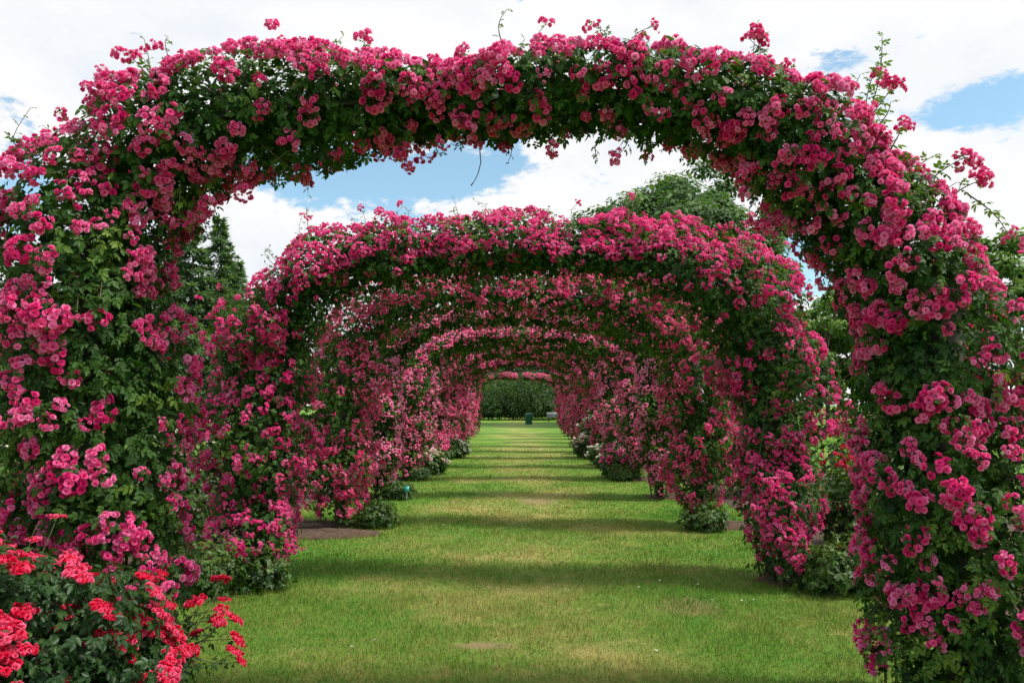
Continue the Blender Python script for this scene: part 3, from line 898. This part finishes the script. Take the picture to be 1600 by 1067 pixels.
# big rose bushes in the beds outside the arches
def bed_rose(x, y, h, rx, matf, label, seed, ncl=40, dense=3200, reach=()):
    return shrub('rose_bush', (x, y, 0), label, 'rose bush', 'rose bushes in the beds outside the arches', 80, seed=seed, rx=rx, ry=rx, h=h, nleaf=dense, lsize=.075, lod=1,
                 ncl=ncl, csize=.065, matleaf='bed_leaf', matflower=matf, tmpls=[LEAF1], reach=reach)
bed_rose(-4.6, 6.6, 1.25, .8, 'white', 'white flowering rose bush at the left edge behind the nearest arch', 71, 46)
bed_rose(-3.9, 9.0, 1.3, .75, 'white', 'cream flowered bush seen between the nearest and second left arch legs', 72, 26)
bed_rose(-5.9, 9.8, 1.6, .9, 'pink', 'tall pink rose bush far left beyond the white one', 73, 30)
bed_rose(3.35, 7.6, 1.05, .55, 'red', 'bush with a few bright red roses right of the second arch', 74, 7,
         reach=[((-.3, -.2, .8), (-.42, -.35, 1.02)), ((-.3, -.2, .8), (-.38, -.4, 1.12)), ((-.3, -.2, .8), (-.47, -.3, 1.08)), ((-.3, -.2, .9), (-.34, -.3, 1.17)), ((-.3, -.2, .9), (-.42, -.32, 1.20))])
bed_rose(4.0, 8.7, 1.5, .75, 'red', 'tall dark bush with sparse red roses behind the right leg of the second arch', 75, 10, 4200)
bed_rose(5.2, 10.6, 1.5, .9, 'pink', 'tall bush with sparse pink roses at right beyond the red ones', 76, 10, 4200)
bed_rose(5.6, 7.4, 1.4, .8, 'pink', 'pink rose bush at the right edge behind the nearest arch', 77, 30)
bp_l = bed_rose(-4.2, 13.0, 1.4, .85, 'pink', 'pink rose bush in the left bed level with the fourth arch', 78, 30)
bp_r = bed_rose(4.3, 14.0, 1.5, .9, 'pink', 'pink rose bush in the right bed level with the fourth arch', 79, 30)
for k in range(5):
    for pr, s, sw in ((bp_l, -1, 'left'), (bp_r, 1, 'right')):
        c = copy_tree(pr); c.location = (s * (4.2 + 0.5 * (k % 2)), 17 + k * 4.6, 0); c.rotation_euler.z = k * 1.9 + s; z = 0.9 + 0.08 * (k % 4); c.scale = (z, z, z)
        c['label'] = 'pink rose bush in the %s bed, %s from the front of the copies beyond the fourth arch' % (sw, ['first', 'second', 'third', 'fourth', 'fifth'][k]) if False else \
            'pink rose bush in the %s bed level with the %s arch' % (sw, ['fifth', 'sixth', 'eighth', 'ninth', 'eleventh'][k])

# red rose heads by the second arch on the right stand out: a small red bush
shrub('rose_bush', (2.62, 6.85, 0), 'small plant with one scarlet bloom at the right foot of the second arch', 'rose bush', 'rose bushes in the beds outside the arches', 2,
      seed=81, rx=.22, ry=.2, h=.42, nleaf=350, lsize=.09, lod=0, ncl=1, csize=.06, matleaf='bed_leaf', matflower='red', tmpls=LEAF3, shoots=0)

# ------------------------------------------------------------------ trees
def crown_mesh(seed, kind, W, H, z0, nleaf, lsize, mat, nclump=60):
    rng = np.random.default_rng(seed); acc = Acc()
    tips = []
    if kind == 'broad':
        d = rand_dirs(nclump, rng)
        rad = rng.uniform(0.35, 1.0, nclump) ** 0.6
        c = d * np.array([W / 2, W / 2, (H - z0) / 2]) * rad[:, None] * (0.75 + 0.4 * vnoise(d * 3, 1.3, seed))[:, None] + np.array([0, 0, (H + z0) / 2])
        tips = c
        per = nleaf // nclump
        for k in range(nclump):
            s = W * rng.uniform(0.06, 0.12)
            q = rng.normal(size=(per, 3)); q = normed(q) * (rng.random(per) ** 0.45)[:, None]
            P = c[k] + q * np.array([s, s, s * 0.62])
            nr = normed(q + (c[k] - [0, 0, (H + z0) / 2]) / W)
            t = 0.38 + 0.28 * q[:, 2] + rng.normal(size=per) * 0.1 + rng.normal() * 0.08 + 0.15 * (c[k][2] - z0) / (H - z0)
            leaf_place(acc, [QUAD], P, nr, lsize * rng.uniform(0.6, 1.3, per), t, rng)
    elif kind == 'conifer':
        lv = int(H * 2.6); per = max(5, nleaf // (lv * 9) // 9)
        for a in range(lv):
            f = a / (lv - 1); z = z0 + (H - z0) * f
            R = (W / 2) * (1 - f) ** 0.85 * rng.uniform(0.8, 1.1) + 0.08
            nb = int(5 + 7 * (1 - f))
            for b in range(nb):
                an = rng.uniform(0, 2 * PI); L = R * rng.uniform(0.7, 1.1)
                m = max(6, int(nleaf / (lv * 8) * (0.3 + L / (W / 2))))
                u = rng.random(m) ** 0.7
                base = np.stack([np.cos(an) * L * u, np.sin(an) * L * u, z - 0.25 * L * u + 0.12 * L * u * u], -1)
                sp = 0.22 * L * (1 - u * 0.7)
                base[:, 0] += -np.sin(an) * rng.normal(size=m) * sp * 0.7; base[:, 1] += np.cos(an) * rng.normal(size=m) * sp * 0.7
                base[:, 2] += rng.normal(size=m) * 0.05 - 0.1
                out = np.tile([np.cos(an), np.sin(an), -0.1], (m, 1))
                z_ = normed(np.array([0, 0, 1.0]) + rng.normal(size=(m, 3)) * 0.5)
                Rm = frames(z_, out + rng.normal(size=(m, 3)) * 0.5)
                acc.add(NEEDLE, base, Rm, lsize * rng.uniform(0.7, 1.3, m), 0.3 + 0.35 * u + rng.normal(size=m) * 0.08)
    elif kind == 'willow':
        ns = 420; per = nleaf // ns
        d = rand_dirs(ns, rng); d[:, 2] = np.abs(d[:, 2])
        st = d * np.array([W / 2, W / 2, (H - z0) * 0.55]) * rng.uniform(0.7, 1.0, (ns, 1)) + np.array([0, 0, z0 + (H - z0) * 0.42])
        tips = st[:20]
        for k in range(ns):
            L = rng.uniform(0.35, 1.0) * (st[k, 2] - 0.15)
            u = rng.random(per)
            P = st[k] + np.stack([d[k, 0] * 0.3 * u, d[k, 1] * 0.3 * u, -L * u], -1) + rng.normal(size=(per, 3)) * np.array([0.3, 0.3, 0.1])
            x = np.tile([0, 0, -1.0], (per, 1)) + rng.normal(size=(per, 3)) * 0.6
            z_ = normed(d[k] + np.array([0, 0, 0.3]) + rng.normal(size=(per, 3)) * 0.5)
            y = normed(np.cross(z_, normed(x))); x = normed(x); zz = np.cross(x, y)
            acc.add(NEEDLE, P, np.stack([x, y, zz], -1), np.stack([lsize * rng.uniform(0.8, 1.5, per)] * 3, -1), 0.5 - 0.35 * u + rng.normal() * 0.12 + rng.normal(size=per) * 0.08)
    return acc.mesh('crown', M[mat]), np.array(tips) if len(tips) else None

def tree(name, loc, label, kind, W, H, z0, nleaf, lsize, mat, seed, group, nclump=60, trunk_r=None):
    root = empty(name, loc); tag(root, label, 'tree', group)
    me, tips = crown_mesh(seed, kind, W, H, z0, nleaf, lsize, mat, nclump)
    tr = trunk_r or H * 0.018
    acc = Acc(); rng = np.random.default_rng(seed + 1)
    top = H * (0.96 if kind == 'conifer' else 0.75)
    z = np.linspace(-0.1, top, 12)
    P = np.stack([rng.normal() * 0.1 * np.sin(z * 0.5), rng.normal() * 0.1 * np.sin(z * 0.4), z], -1)
    P[0, :2] = 0
    rr = tr * (1 - 0.9 * z / top); rr[0] = tr * 1.35; rr = np.maximum(rr, 0.02)
    V, F = tube(P, rr, 8); acc.raw(V, F)
    if tips is not None:
        for c in tips[:26]:
            b = np.array([0, 0, max(z0 * 0.8, c[2] * 0.62)])
            mid = (b + c) / 2 + np.array([0, 0, -0.04 * H])
            u = np.linspace(0, 1, 6)[:, None]
            pts = (1 - u) ** 2 * b + 2 * u * (1 - u) * mid + u ** 2 * c
            V, F = tube(pts, np.linspace(tr * 0.4, tr * 0.06, 6), 5, False); acc.raw(V, F)
    link('trunk', acc.mesh('trunk', M['bark'], True), root)
    link('crown', me, root)
    return root

def at(px, Y): return (px - 812) / 1250 * Y

# the big broadleaf tree above the right shoulder of the second arch
tree('broadleaf_tree', (at(1070, 60), 60, 0), 'tall broadleaf tree rising behind the right shoulder of the second arch', 'broad', 16.5, 19.6, 3.0, 85000, .36, 'broad', 3, 'trees beyond the rose garden', 190, .38)
tree('broadleaf_tree', (at(1165, 64), 66, 0), 'lower broadleaf tree tucked against the right side of the tallest one', 'broad', 10.0, 14.0, 1.0, 40000, .28, 'broad', 4, 'trees beyond the rose garden', 80)
tree('broadleaf_tree', (at(985, 58), 58, 0), 'smaller broadleaf tree against the left side of the tallest one', 'broad', 6.5, 12.5, 1.0, 20000, .28, 'broad', 5, 'trees beyond the rose garden', 50)
# light green trees at right
gt = 'light green trees beyond the right beds'
tr1 = tree('broadleaf_tree', (at(1290, 44), 44, 0), 'light green tree in the gap between the right legs of the two nearest arches', 'broad', 6.6, 8.0, 0.4, 28000, .22, 'spring', 6, gt, 48)
for (px, Y, s, lab) in ((1400, 48, 1.1, 'light green tree hidden mostly behind the right leg of the nearest arch'), (1240, 50, 0.95, 'light green tree just right of the second arch shoulder'),
                        (1330, 52, 1.12, 'light green tree behind the ones in the right gap'), (1585, 30, 1.03, 'light green tree at the right edge of the picture'), (1480, 40, 1.1, 'light green tree behind the right leg of the nearest arch, next to the edge one'), (1150, 52, 0.9, 'light green tree hidden behind the crown of the second arch at right')):
    c = copy_tree(tr1); c.location = (at(px, Y), Y, 0); c.rotation_euler.z = px * 0.7; c.scale = (s, s, s * 1.02); c['label'] = lab
# conifers at left
gc = 'dark conifers beyond the left beds'
co = tree('conifer_tree', (at(292, 42), 42, 0), 'dark conifer at left showing through the nearest arch, left of the pair', 'conifer', 6.4, 11.4, 0.6, 30000, .36, 'conifer', 8, gc)
co2 = tree('conifer_tree', (at(324, 42), 43, 0), 'dark conifer at left showing through the nearest arch, right of the pair', 'conifer', 6.0, 11.7, 0.6, 28000, .36, 'conifer', 9, gc)
for k, (px, Y, s, src, lab) in enumerate(((262, 46, .95, co2, 'shorter conifer left of the pair seen through the nearest arch'), (225, 44, .92, co, 'conifer hidden mostly behind the left leg of the nearest arch'), (170, 44, .98, co2, 'conifer behind the middle of the left leg of the nearest arch'),
                        (110, 46, .9, co, 'conifer behind the outer half of the left leg of the nearest arch'), (25, 40, .86, co2, 'dark conifer at the left edge of the picture'),
                        (365, 50, .92, co, 'conifer low behind the left shoulder of the second arch'), (420, 55, .84, co2, 'conifer hidden behind the left shoulder of the second arch'))):
    c = copy_tree(src); c.location = (at(px, Y), Y, 0); c.rotation_euler.z = k * 1.4; c.scale = (s * 1.15, s * 1.15, s); c['label'] = lab
# dense broadleaf understory left
ul = tree('broadleaf_tree', (at(285, 36), 36, 0), 'dense rounded tree below the pair of conifers at left', 'broad', 5.5, 5.6, 0.2, 24000, .19, 'broad', 12, 'dense rounded trees at left', 48)
for k, (px, Y, s, lab) in enumerate(((60, 30, .95, 'dense rounded tree low at the left edge of the picture'), (190, 32, 1.0, 'dense rounded tree behind the left leg of the nearest arch'), (390, 46, 1.3, 'dense rounded tree behind the left leg of the second arch'), (500, 56, 1.4, 'dense rounded tree far behind the left leg of the third arch'))):
    c = copy_tree(ul); c.location = (at(px, Y), Y, 0); c.rotation_euler.z = k * 2.1; c.scale = (s, s, s); c['label'] = lab
# willows and evergreens closing the end of the walk
gw = 'weeping willows closing the far end of the walk'
w1 = tree('willow_tree', (at(770, 80), 80, 0), 'left weeping willow at the far end of the walk', 'willow', 6.4, 4.7, 0.3, 30000, .26, 'willow', 14, gw)
w2 = tree('willow_tree', (at(832, 78), 79, 0), 'right weeping willow at the far end of the walk, behind the bin', 'willow', 5.8, 5.2, 0.3, 30000, .26, 'willow', 15, gw)
for k, (px, Y, s, lab) in enumerate(((700, 84, 1.1, 'weeping willow behind the far left arches'), (905, 84, 1.05, 'weeping willow behind the far right arches'), (980, 84, 1.1, 'weeping willow farther right of the far arches'), (620, 86, 1.15, 'weeping willow farther left of the far arches'))):
    c = copy_tree(w1 if k % 2 else w2); c.location = (at(px, Y), Y, 0); c.rotation_euler.z = k * 1.7; c.scale = (s, s, s); c['label'] = lab
ge = 'dark evergreens standing behind the willows'
e1 = tree('evergreen_tree', (at(800, 98), 98, 0), 'dark evergreen above the last arch, straight down the walk', 'conifer', 7.5, 10.5, 0.5, 17000, .75, 'conifer', 17, ge)
spots = [(730, 'left of centre'), (765, 'just left of the walk axis'), (845, 'just right of the walk axis'), (880, 'right of centre'), (690, 'far left of the row'), (925, 'far right of the row'),
         (645, 'second from the left end of the row'), (965, 'second from the right end of the row'), (600, 'at the left end of the row'), (1010, 'at the right end of the row')]
for k, (px, lab) in enumerate(spots):
    c = copy_tree(e1); Y = 96 + (k * 37 % 7); c.location = (at(px, Y), Y, 0); c.rotation_euler.z = k * 1.1; s = 0.9 + 0.04 * (k * 5 % 6); c.scale = (s * 1.1, s * 1.1, s)
    c['label'] = 'dark evergreen behind the willows, ' + lab

# ------------------------------------------------------------------ small things
# litter bin
b = empty('litter_bin', (at(826, 62), 62, 0)); tag(b, 'small green litter bin on the lawn at the far end of the walk', 'litter bin')
n = 24; prof_ = [(0.24, 0.0), (0.27, 0.03), (0.27, 0.62), (0.30, 0.64), (0.30, 0.68), (0.26, 0.68), (0.25, 0.5)]
V = [(r * math.cos(2 * PI * k / n), r * math.sin(2 * PI * k / n), z) for (r, z) in prof_ for k in range(n)]
F = [(j * n + k, j * n + (k + 1) % n, (j + 1) * n + (k + 1) % n, (j + 1) * n + k) for j in range(len(prof_) - 1) for k in range(n)]
link('body', build_mesh('body', V, [np.array(F), np.array([list(range(n))[::-1]])], M['bin'], smooth=False), b)
V = [(r * math.cos(2 * PI * k / n), r * math.sin(2 * PI * k / n), z) for (r, z) in [(0.31, 0.72), (0.30, 0.78), (0.16, 0.86), (0.03, 0.88)] for k in range(n)]
F = [(j * n + k, j * n + (k + 1) % n, (j + 1) * n + (k + 1) % n, (j + 1) * n + k) for j in range(3) for k in range(n)]
link('lid', build_mesh('lid', V, [np.array(F), np.array([list(range(n))[::-1]]), np.array([[3 * n + k for k in range(n)]])], M['bin']), b)
# pale bench
b = empty('bench', (at(873, 72), 72, 0)); tag(b, 'pale bench on the far lawn at the right end of the walk', 'bench')
for nm, bx in (('seat', (-1.1, 1.1, -0.25, 0.2, .42, .47)), ('backrest', (-1.1, 1.1, 0.22, 0.27, .56, .82)), ('leg', (-.95, -.87, -0.2, 0.217, 0, .418)), ('leg', (.87, .95, -0.2, 0.217, 0, .418))):
    V, F = box_arr(*bx); link(nm, build_mesh(nm, V, F, M['whitepaint'] if nm != 'leg' else M['dark']), b)
# plant labels
def plant_label(x, y, h, w, ph, mat, label, tilt=0.5, rz=0.0, stake_mat='whitepaint'):
    r = empty('plant_label', (x, y, 0), rz); tag(r, label, 'plant label')
    V, F = tube([(0, 0, -0.05), (0, 0, h * 0.5), (0, 0, h)], 0.008, 6); link('stake', build_mesh('stake', V, F, M[stake_mat], {'t': np.zeros(len(V))}), r)
    V, F = box_arr(-w / 2, w / 2, -0.003, 0.003, -ph / 2, ph / 2)
    c, s = math.cos(-tilt), math.sin(-tilt)
    V = np.stack([V[:, 0], V[:, 1] * c - V[:, 2] * s - 0.012, V[:, 1] * s + V[:, 2] * c + h], 1)
    link('plate', build_mesh('plate', V, F, M[mat]), r)
plant_label(-1.86, 13.3, .20, .085, .10, 'tealsign', 'small teal plant label on a white stake by the fourth left arch foot', 0.3)
plant_label(2.10, 4.75, .26, .09, .12, 'slate', 'dark slate plant label on a stake at the right foot of the nearest arch', 0.35, 0.3, 'dark')

# daisies on the lawn
dv = []; df = []
for k in range(9):
    a = 2 * PI * k / 9; w = 0.22
    i0 = len(dv)
    dv += [(0.25 * math.cos(a - w), 0.25 * math.sin(a - w), 0), (math.cos(a - w * .9), math.sin(a - w * .9), .1), (math.cos(a + w * .9), math.sin(a + w * .9), .1), (0.25 * math.cos(a + w), 0.25 * math.sin(a + w), 0)]
    df.append((i0, i0 + 1, i0 + 2, i0 + 3))
dm = build_mesh('daisy', np.array(dv) * 0.011, [np.array(df)], M['white'], {'t': np.full(len(dv), .6), 'e': np.full(len(dv), .8)})
rd = random.Random(5)
for k in range(46):
    if k < 10: x, y = rd.gauss(1.6, .15), rd.gauss(4.55, .2)
    elif k < 34: x, y = rd.uniform(1.0, 2.6), rd.uniform(6.0, 7.8)
    else: x, y = rd.uniform(-1.8, 1.9), rd.uniform(5, 13)
    o = link('daisy', dm, None, (x, y, 0.042)); o.rotation_euler = (rd.uniform(-.3, .3), rd.uniform(-.3, .3), rd.uniform(0, 6))
    tag(o, 'tiny white daisy in the mown lawn', 'daisy', 'white daisies scattered over the lawn')

# ------------------------------------------------------------------ ground
V = [(-400, -60, 0), (400, -60, 0), (400, 700, 0), (-400, 700, 0)]
tag(link('lawn', build_mesh('lawn', V, [np.array([(0, 1, 2, 3)])], M['lawn'])), kind='structure')
def soil_patch(cx, cy, rx, ry, seed, n=40):
    rng = np.random.default_rng(seed)
    a = np.arange(n) / n * 2 * PI
    k = 1 + 0.25 * (vnoise(np.stack([np.cos(a) * 2, np.sin(a) * 2, a * 0], -1), 1.5, seed) - 0.5) + rng.normal(size=n) * 0.025
    rings = [(1.0, -0.01), (0.93, 0.022), (0.6, 0.04), (0.02, 0.05)]
    V = np.concatenate([np.stack([cx + rx * k * f * np.cos(a), cy + ry * k * f * np.sin(a), np.full(n, h) + (rng.random(n) * 0.015 if f < 1 else 0)], -1) for f, h in rings])
    F = [(j * n + q, j * n + (q + 1) % n, (j + 1) * n + (q + 1) % n, (j + 1) * n + q) for j in range(3) for q in range(n)]
    return V, np.array(F)
sa = Acc()
for i in range(1, 14):
    for s in (-1, 1):
        V, F = soil_patch(s * 2.72, Y0 + (i - 1) * DY + .1, 0.58, 0.36, i * 2 + s + 3); sa.raw(V, [F]) if i != 1 else None
V, F = soil_patch(-2.45, 9.9, .75, .34, 99); sa.raw(V, [F])
for s in (-1, 1):
    n = 60
    ys = np.linspace(5.5, 47, n)
    xi = 3.25 + 0.25 * vnoise(np.stack([ys, ys * 0, ys * 0 + s], -1), 0.8, 3)
    V = np.concatenate([np.stack([s * (xi - 0.05), ys, np.full(n, -0.01)], -1), np.stack([s * xi, ys, np.full(n, 0.025)], -1), np.stack([s * (xi + 3.6), ys, np.full(n, 0.03)], -1), np.stack([s * (xi + 3.7), ys, np.full(n, -0.01)], -1)])
    F = [(j * n + q, j * n + q + 1, (j + 1) * n + q + 1, (j + 1) * n + q) for j in range(3) for q in range(n - 1)]
    sa.raw(V, [np.array(F)])
tag(link('soil_beds', sa.mesh('soil_beds', M['soil'])), kind='structure')

# grass blades
rng = np.random.default_rng(77)
BL = (np.array([(-0.5, 0, 0), (0.5, 0, 0), (0.06, 0.35, 1.0)], dtype=float), [np.array([(0, 1, 2)])], {'t': np.array([0, 0, 0.06])})
ga = Acc()
for (y0, y1, dens, wd, hh) in ((2.7, 4.5, 7500, .0035, .032), (4.5, 7, 4500, .005, .034), (7, 12, 1700, .008, .036), (12, 33, 700, .013, .036)):
    xw = 3.3
    nn = int((y1 - y0) * 2 * xw * dens)
    P = np.stack([rng.uniform(-xw, xw, nn), rng.uniform(y0, y1, nn), np.zeros(nn)], -1)
    keep = np.ones(nn, bool)
    for i in range(2, 7):
        for s in (-1, 1):
            d = ((P[:, 0] - s * 2.72) / .55) ** 2 + ((P[:, 1] - (Y0 + (i - 1) * DY + .1)) / .34) ** 2
            keep &= d > 0.85 + rng.normal(size=nn) * 0.3
    for (x, y, rx, ry) in ((0.28, 13.3, 0.34, 0.55), (-0.25, 5.45, 0.24, 0.10)):
        keep &= (((P[:, 0] - x) / rx) ** 2 + ((P[:, 1] - y) / ry) ** 2) > rng.uniform(0, 1.5, nn)
    keep &= rng.random(nn) < np.clip(1.0 - (P[:, 1] - 11) / 22, 0.0, 1)
    P = P[keep]; nn = len(P)
    a = rng.uniform(0, 2 * PI, nn); lean = rng.normal(size=nn) * 0.35
    z = normed(np.stack([np.sin(lean) * np.cos(a * 3), np.sin(lean) * np.sin(a * 3), np.cos(lean)], -1))
    R = frames(z, np.stack([np.cos(a), np.sin(a), a * 0], -1))
    big = 0.55 + 0.9 * vnoise(P, 3.0, 5)
    h = hh * rng.uniform(0.5, 1.3, nn) * big
    t = rng.normal(size=nn) * 0.075 + 0.02
    dry = rng.random(nn) < 0.05; t[dry] += 0.28
    ga.add(BL, P, R, np.stack([np.full(nn, wd), h, h], -1), t)
go = link('grass', ga.mesh('grass', M['blade'])); tag(go, 'short mown grass covering the walk', 'grass', kind='stuff')

# ------------------------------------------------------------------ camera, sun, sky
cam = bpy.data.cameras.new('camera'); co_ = bpy.data.objects.new('camera', cam); COL.objects.link(co_)
cam.sensor_width = 36; cam.lens = 1250 / 1600 * 36; cam.clip_start = 0.05; cam.clip_end = 2000
co_.location = (0, 0, CAM_Z)
co_.rotation_euler = (math.radians(90) + math.atan(97 / 1250), 0, math.atan(12 / 1250))
SC.camera = co_

EL = math.radians(57); AZ = math.radians(102)     # clockwise from +Y
sd = Vector((math.sin(AZ) * math.cos(EL), math.cos(AZ) * math.cos(EL), math.sin(EL)))
sun = bpy.data.lights.new('sun', 'SUN'); sun.energy = 4.8; sun.angle = math.radians(9); sun.color = (1.0, 0.95, 0.87)
so = bpy.data.objects.new('sun', sun); COL.objects.link(so); so.rotation_euler = sd.to_track_quat('Z', 'Y').to_euler(); so.location = (6, -4, 12)

w = bpy.data.worlds.new('World'); SC.world = w; w.use_nodes = True
nt = w.node_tree; nt.nodes.clear(); L = nt.links.new
out = nt.nodes.new('ShaderNodeOutputWorld')
sky = N(nt, 'ShaderNodeTexSky', sky_type='NISHITA', sun_disc=False, sun_elevation=EL, sun_rotation=AZ, air_density=1.0, dust_density=1.2, ozone_density=1.0)
bg = N(nt, 'ShaderNodeBackground', i_Strength=0.15)
hs = N(nt, 'ShaderNodeHueSaturation', i_Saturation=0.95, i_Value=1.25)
L(sky.outputs[0], hs.inputs['Color']); tn = N(nt, 'ShaderNodeMixRGB', blend_type='MULTIPLY'); tn.inputs[0].default_value = 1; tn.inputs[2].default_value = (0.82, 1.08, 1.06, 1); L(hs.outputs[0], tn.inputs[1]); L(tn.outputs[0], bg.inputs['Color'])
tc = N(nt, 'ShaderNodeTexCoord')
# clouds: billowy noise on the view direction, cleared where the photograph's sky is blue
mp = N(nt, 'ShaderNodeMapping'); mp.inputs['Scale'].default_value = (1, 1, 2.2)
L(tc.outputs['Generated'], mp.inputs[0])
wn = N(nt, 'ShaderNodeTexNoise', i_Scale=8.0, i_Detail=10.0, i_Roughness=0.66, i_Distortion=0.15); L(mp.outputs[0], wn.inputs['Vector'])
ctr = N(nt, 'ShaderNodeMath', operation='MULTIPLY_ADD'); ctr.inputs[1].default_value = 1.7; ctr.inputs[2].default_value = -0.35
L(wn.outputs['Fac'], ctr.inputs[0]); fac = ctr.outputs[0]
def patch(px, py, hx, hy, amt):
    global fac
    v = Vector(((px - 812) / 1250, 1, (630 - py) / 1250)).normalized()
    sub = N(nt, 'ShaderNodeVectorMath', operation='SUBTRACT'); sub.inputs[1].default_value = v
    L(tc.outputs['Generated'], sub.inputs[0])
    ml = N(nt, 'ShaderNodeVectorMath', operation='MULTIPLY'); ml.inputs[1].default_value = (1250 / hx, 1250 / hx, 1250 / hy)
    L(sub.outputs[0], ml.inputs[0])
    le = N(nt, 'ShaderNodeVectorMath', operation='LENGTH'); L(ml.outputs[0], le.inputs[0])
    mr = N(nt, 'ShaderNodeMapRange', interpolation_type='SMOOTHSTEP', i_1=0.0, i_2=1.5, i_3=amt, i_4=0.0)
    L(le.outputs['Value'], mr.inputs[0])
    s2 = N(nt, 'ShaderNodeMath', operation='SUBTRACT'); L(fac, s2.inputs[0]); L(mr.outputs[0], s2.inputs[1])
    fac = s2.outputs[0]
patch(560, 270, 240, 62, 0.55)
patch(400, 235, 90, 45, 0.3)
patch(740, 250, 120, 60, 0.3)
patch(1530, 152, 190, 36, 0.55)
patch(985, 205, 60, 26, 0.22)
patch(1260, 420, 90, 90, 0.5)
patch(0, 330, 60, 160, 0.25)
patch(60, 130, 150, 60, 0.16)
patch(1480, 350, 60, 40, 0.15)
cm = N(nt, 'ShaderNodeMapRange', interpolation_type='SMOOTHSTEP', i_1=0.16, i_2=0.33, i_3=0.08, i_4=1.0)
L(fac, cm.inputs[0])
# unseen sky behind the camera stays mostly cloudy, to brighten the ambient light
sx = N(nt, 'ShaderNodeSeparateXYZ'); L(tc.outputs['Generated'], sx.inputs[0])
fr = N(nt, 'ShaderNodeMapRange', i_1=-0.3, i_2=0.35, i_3=0.75, i_4=1.0); L(sx.outputs['Y'], fr.inputs[0])
mm = N(nt, 'ShaderNodeMath', operation='MULTIPLY'); L(cm.outputs[0], mm.inputs[0]); L(fr.outputs[0], mm.inputs[1])
n2 = N(nt, 'ShaderNodeTexNoise', i_Scale=3.5, i_Detail=7.0, i_Roughness=0.55); L(mp.outputs[0], n2.inputs['Vector'])
cr = ramp(nt, n2.outputs['Fac'], [(0.3, (0.74, 0.82, 0.92)), (0.45, (0.93, 0.96, 1.0)), (0.56, (1.0, 1.0, 1.0))])
cb = N(nt, 'ShaderNodeBackground', i_Strength=1.0); L(cr.outputs[0], cb.inputs['Color'])
mx = N(nt, 'ShaderNodeMixShader'); L(mm.outputs[0], mx.inputs[0]); L(bg.outputs[0], mx.inputs[1]); L(cb.outputs[0], mx.inputs[2])
L(mx.outputs[0], out.inputs[0])

SC.view_settings.view_transform = 'Standard'; SC.view_settings.look = 'None'; SC.view_settings.exposure = 0; SC.view_settings.gamma = 1
SC.cycles.max_bounces = 6; SC.cycles.diffuse_bounces = 3; SC.cycles.transmission_bounces = 3
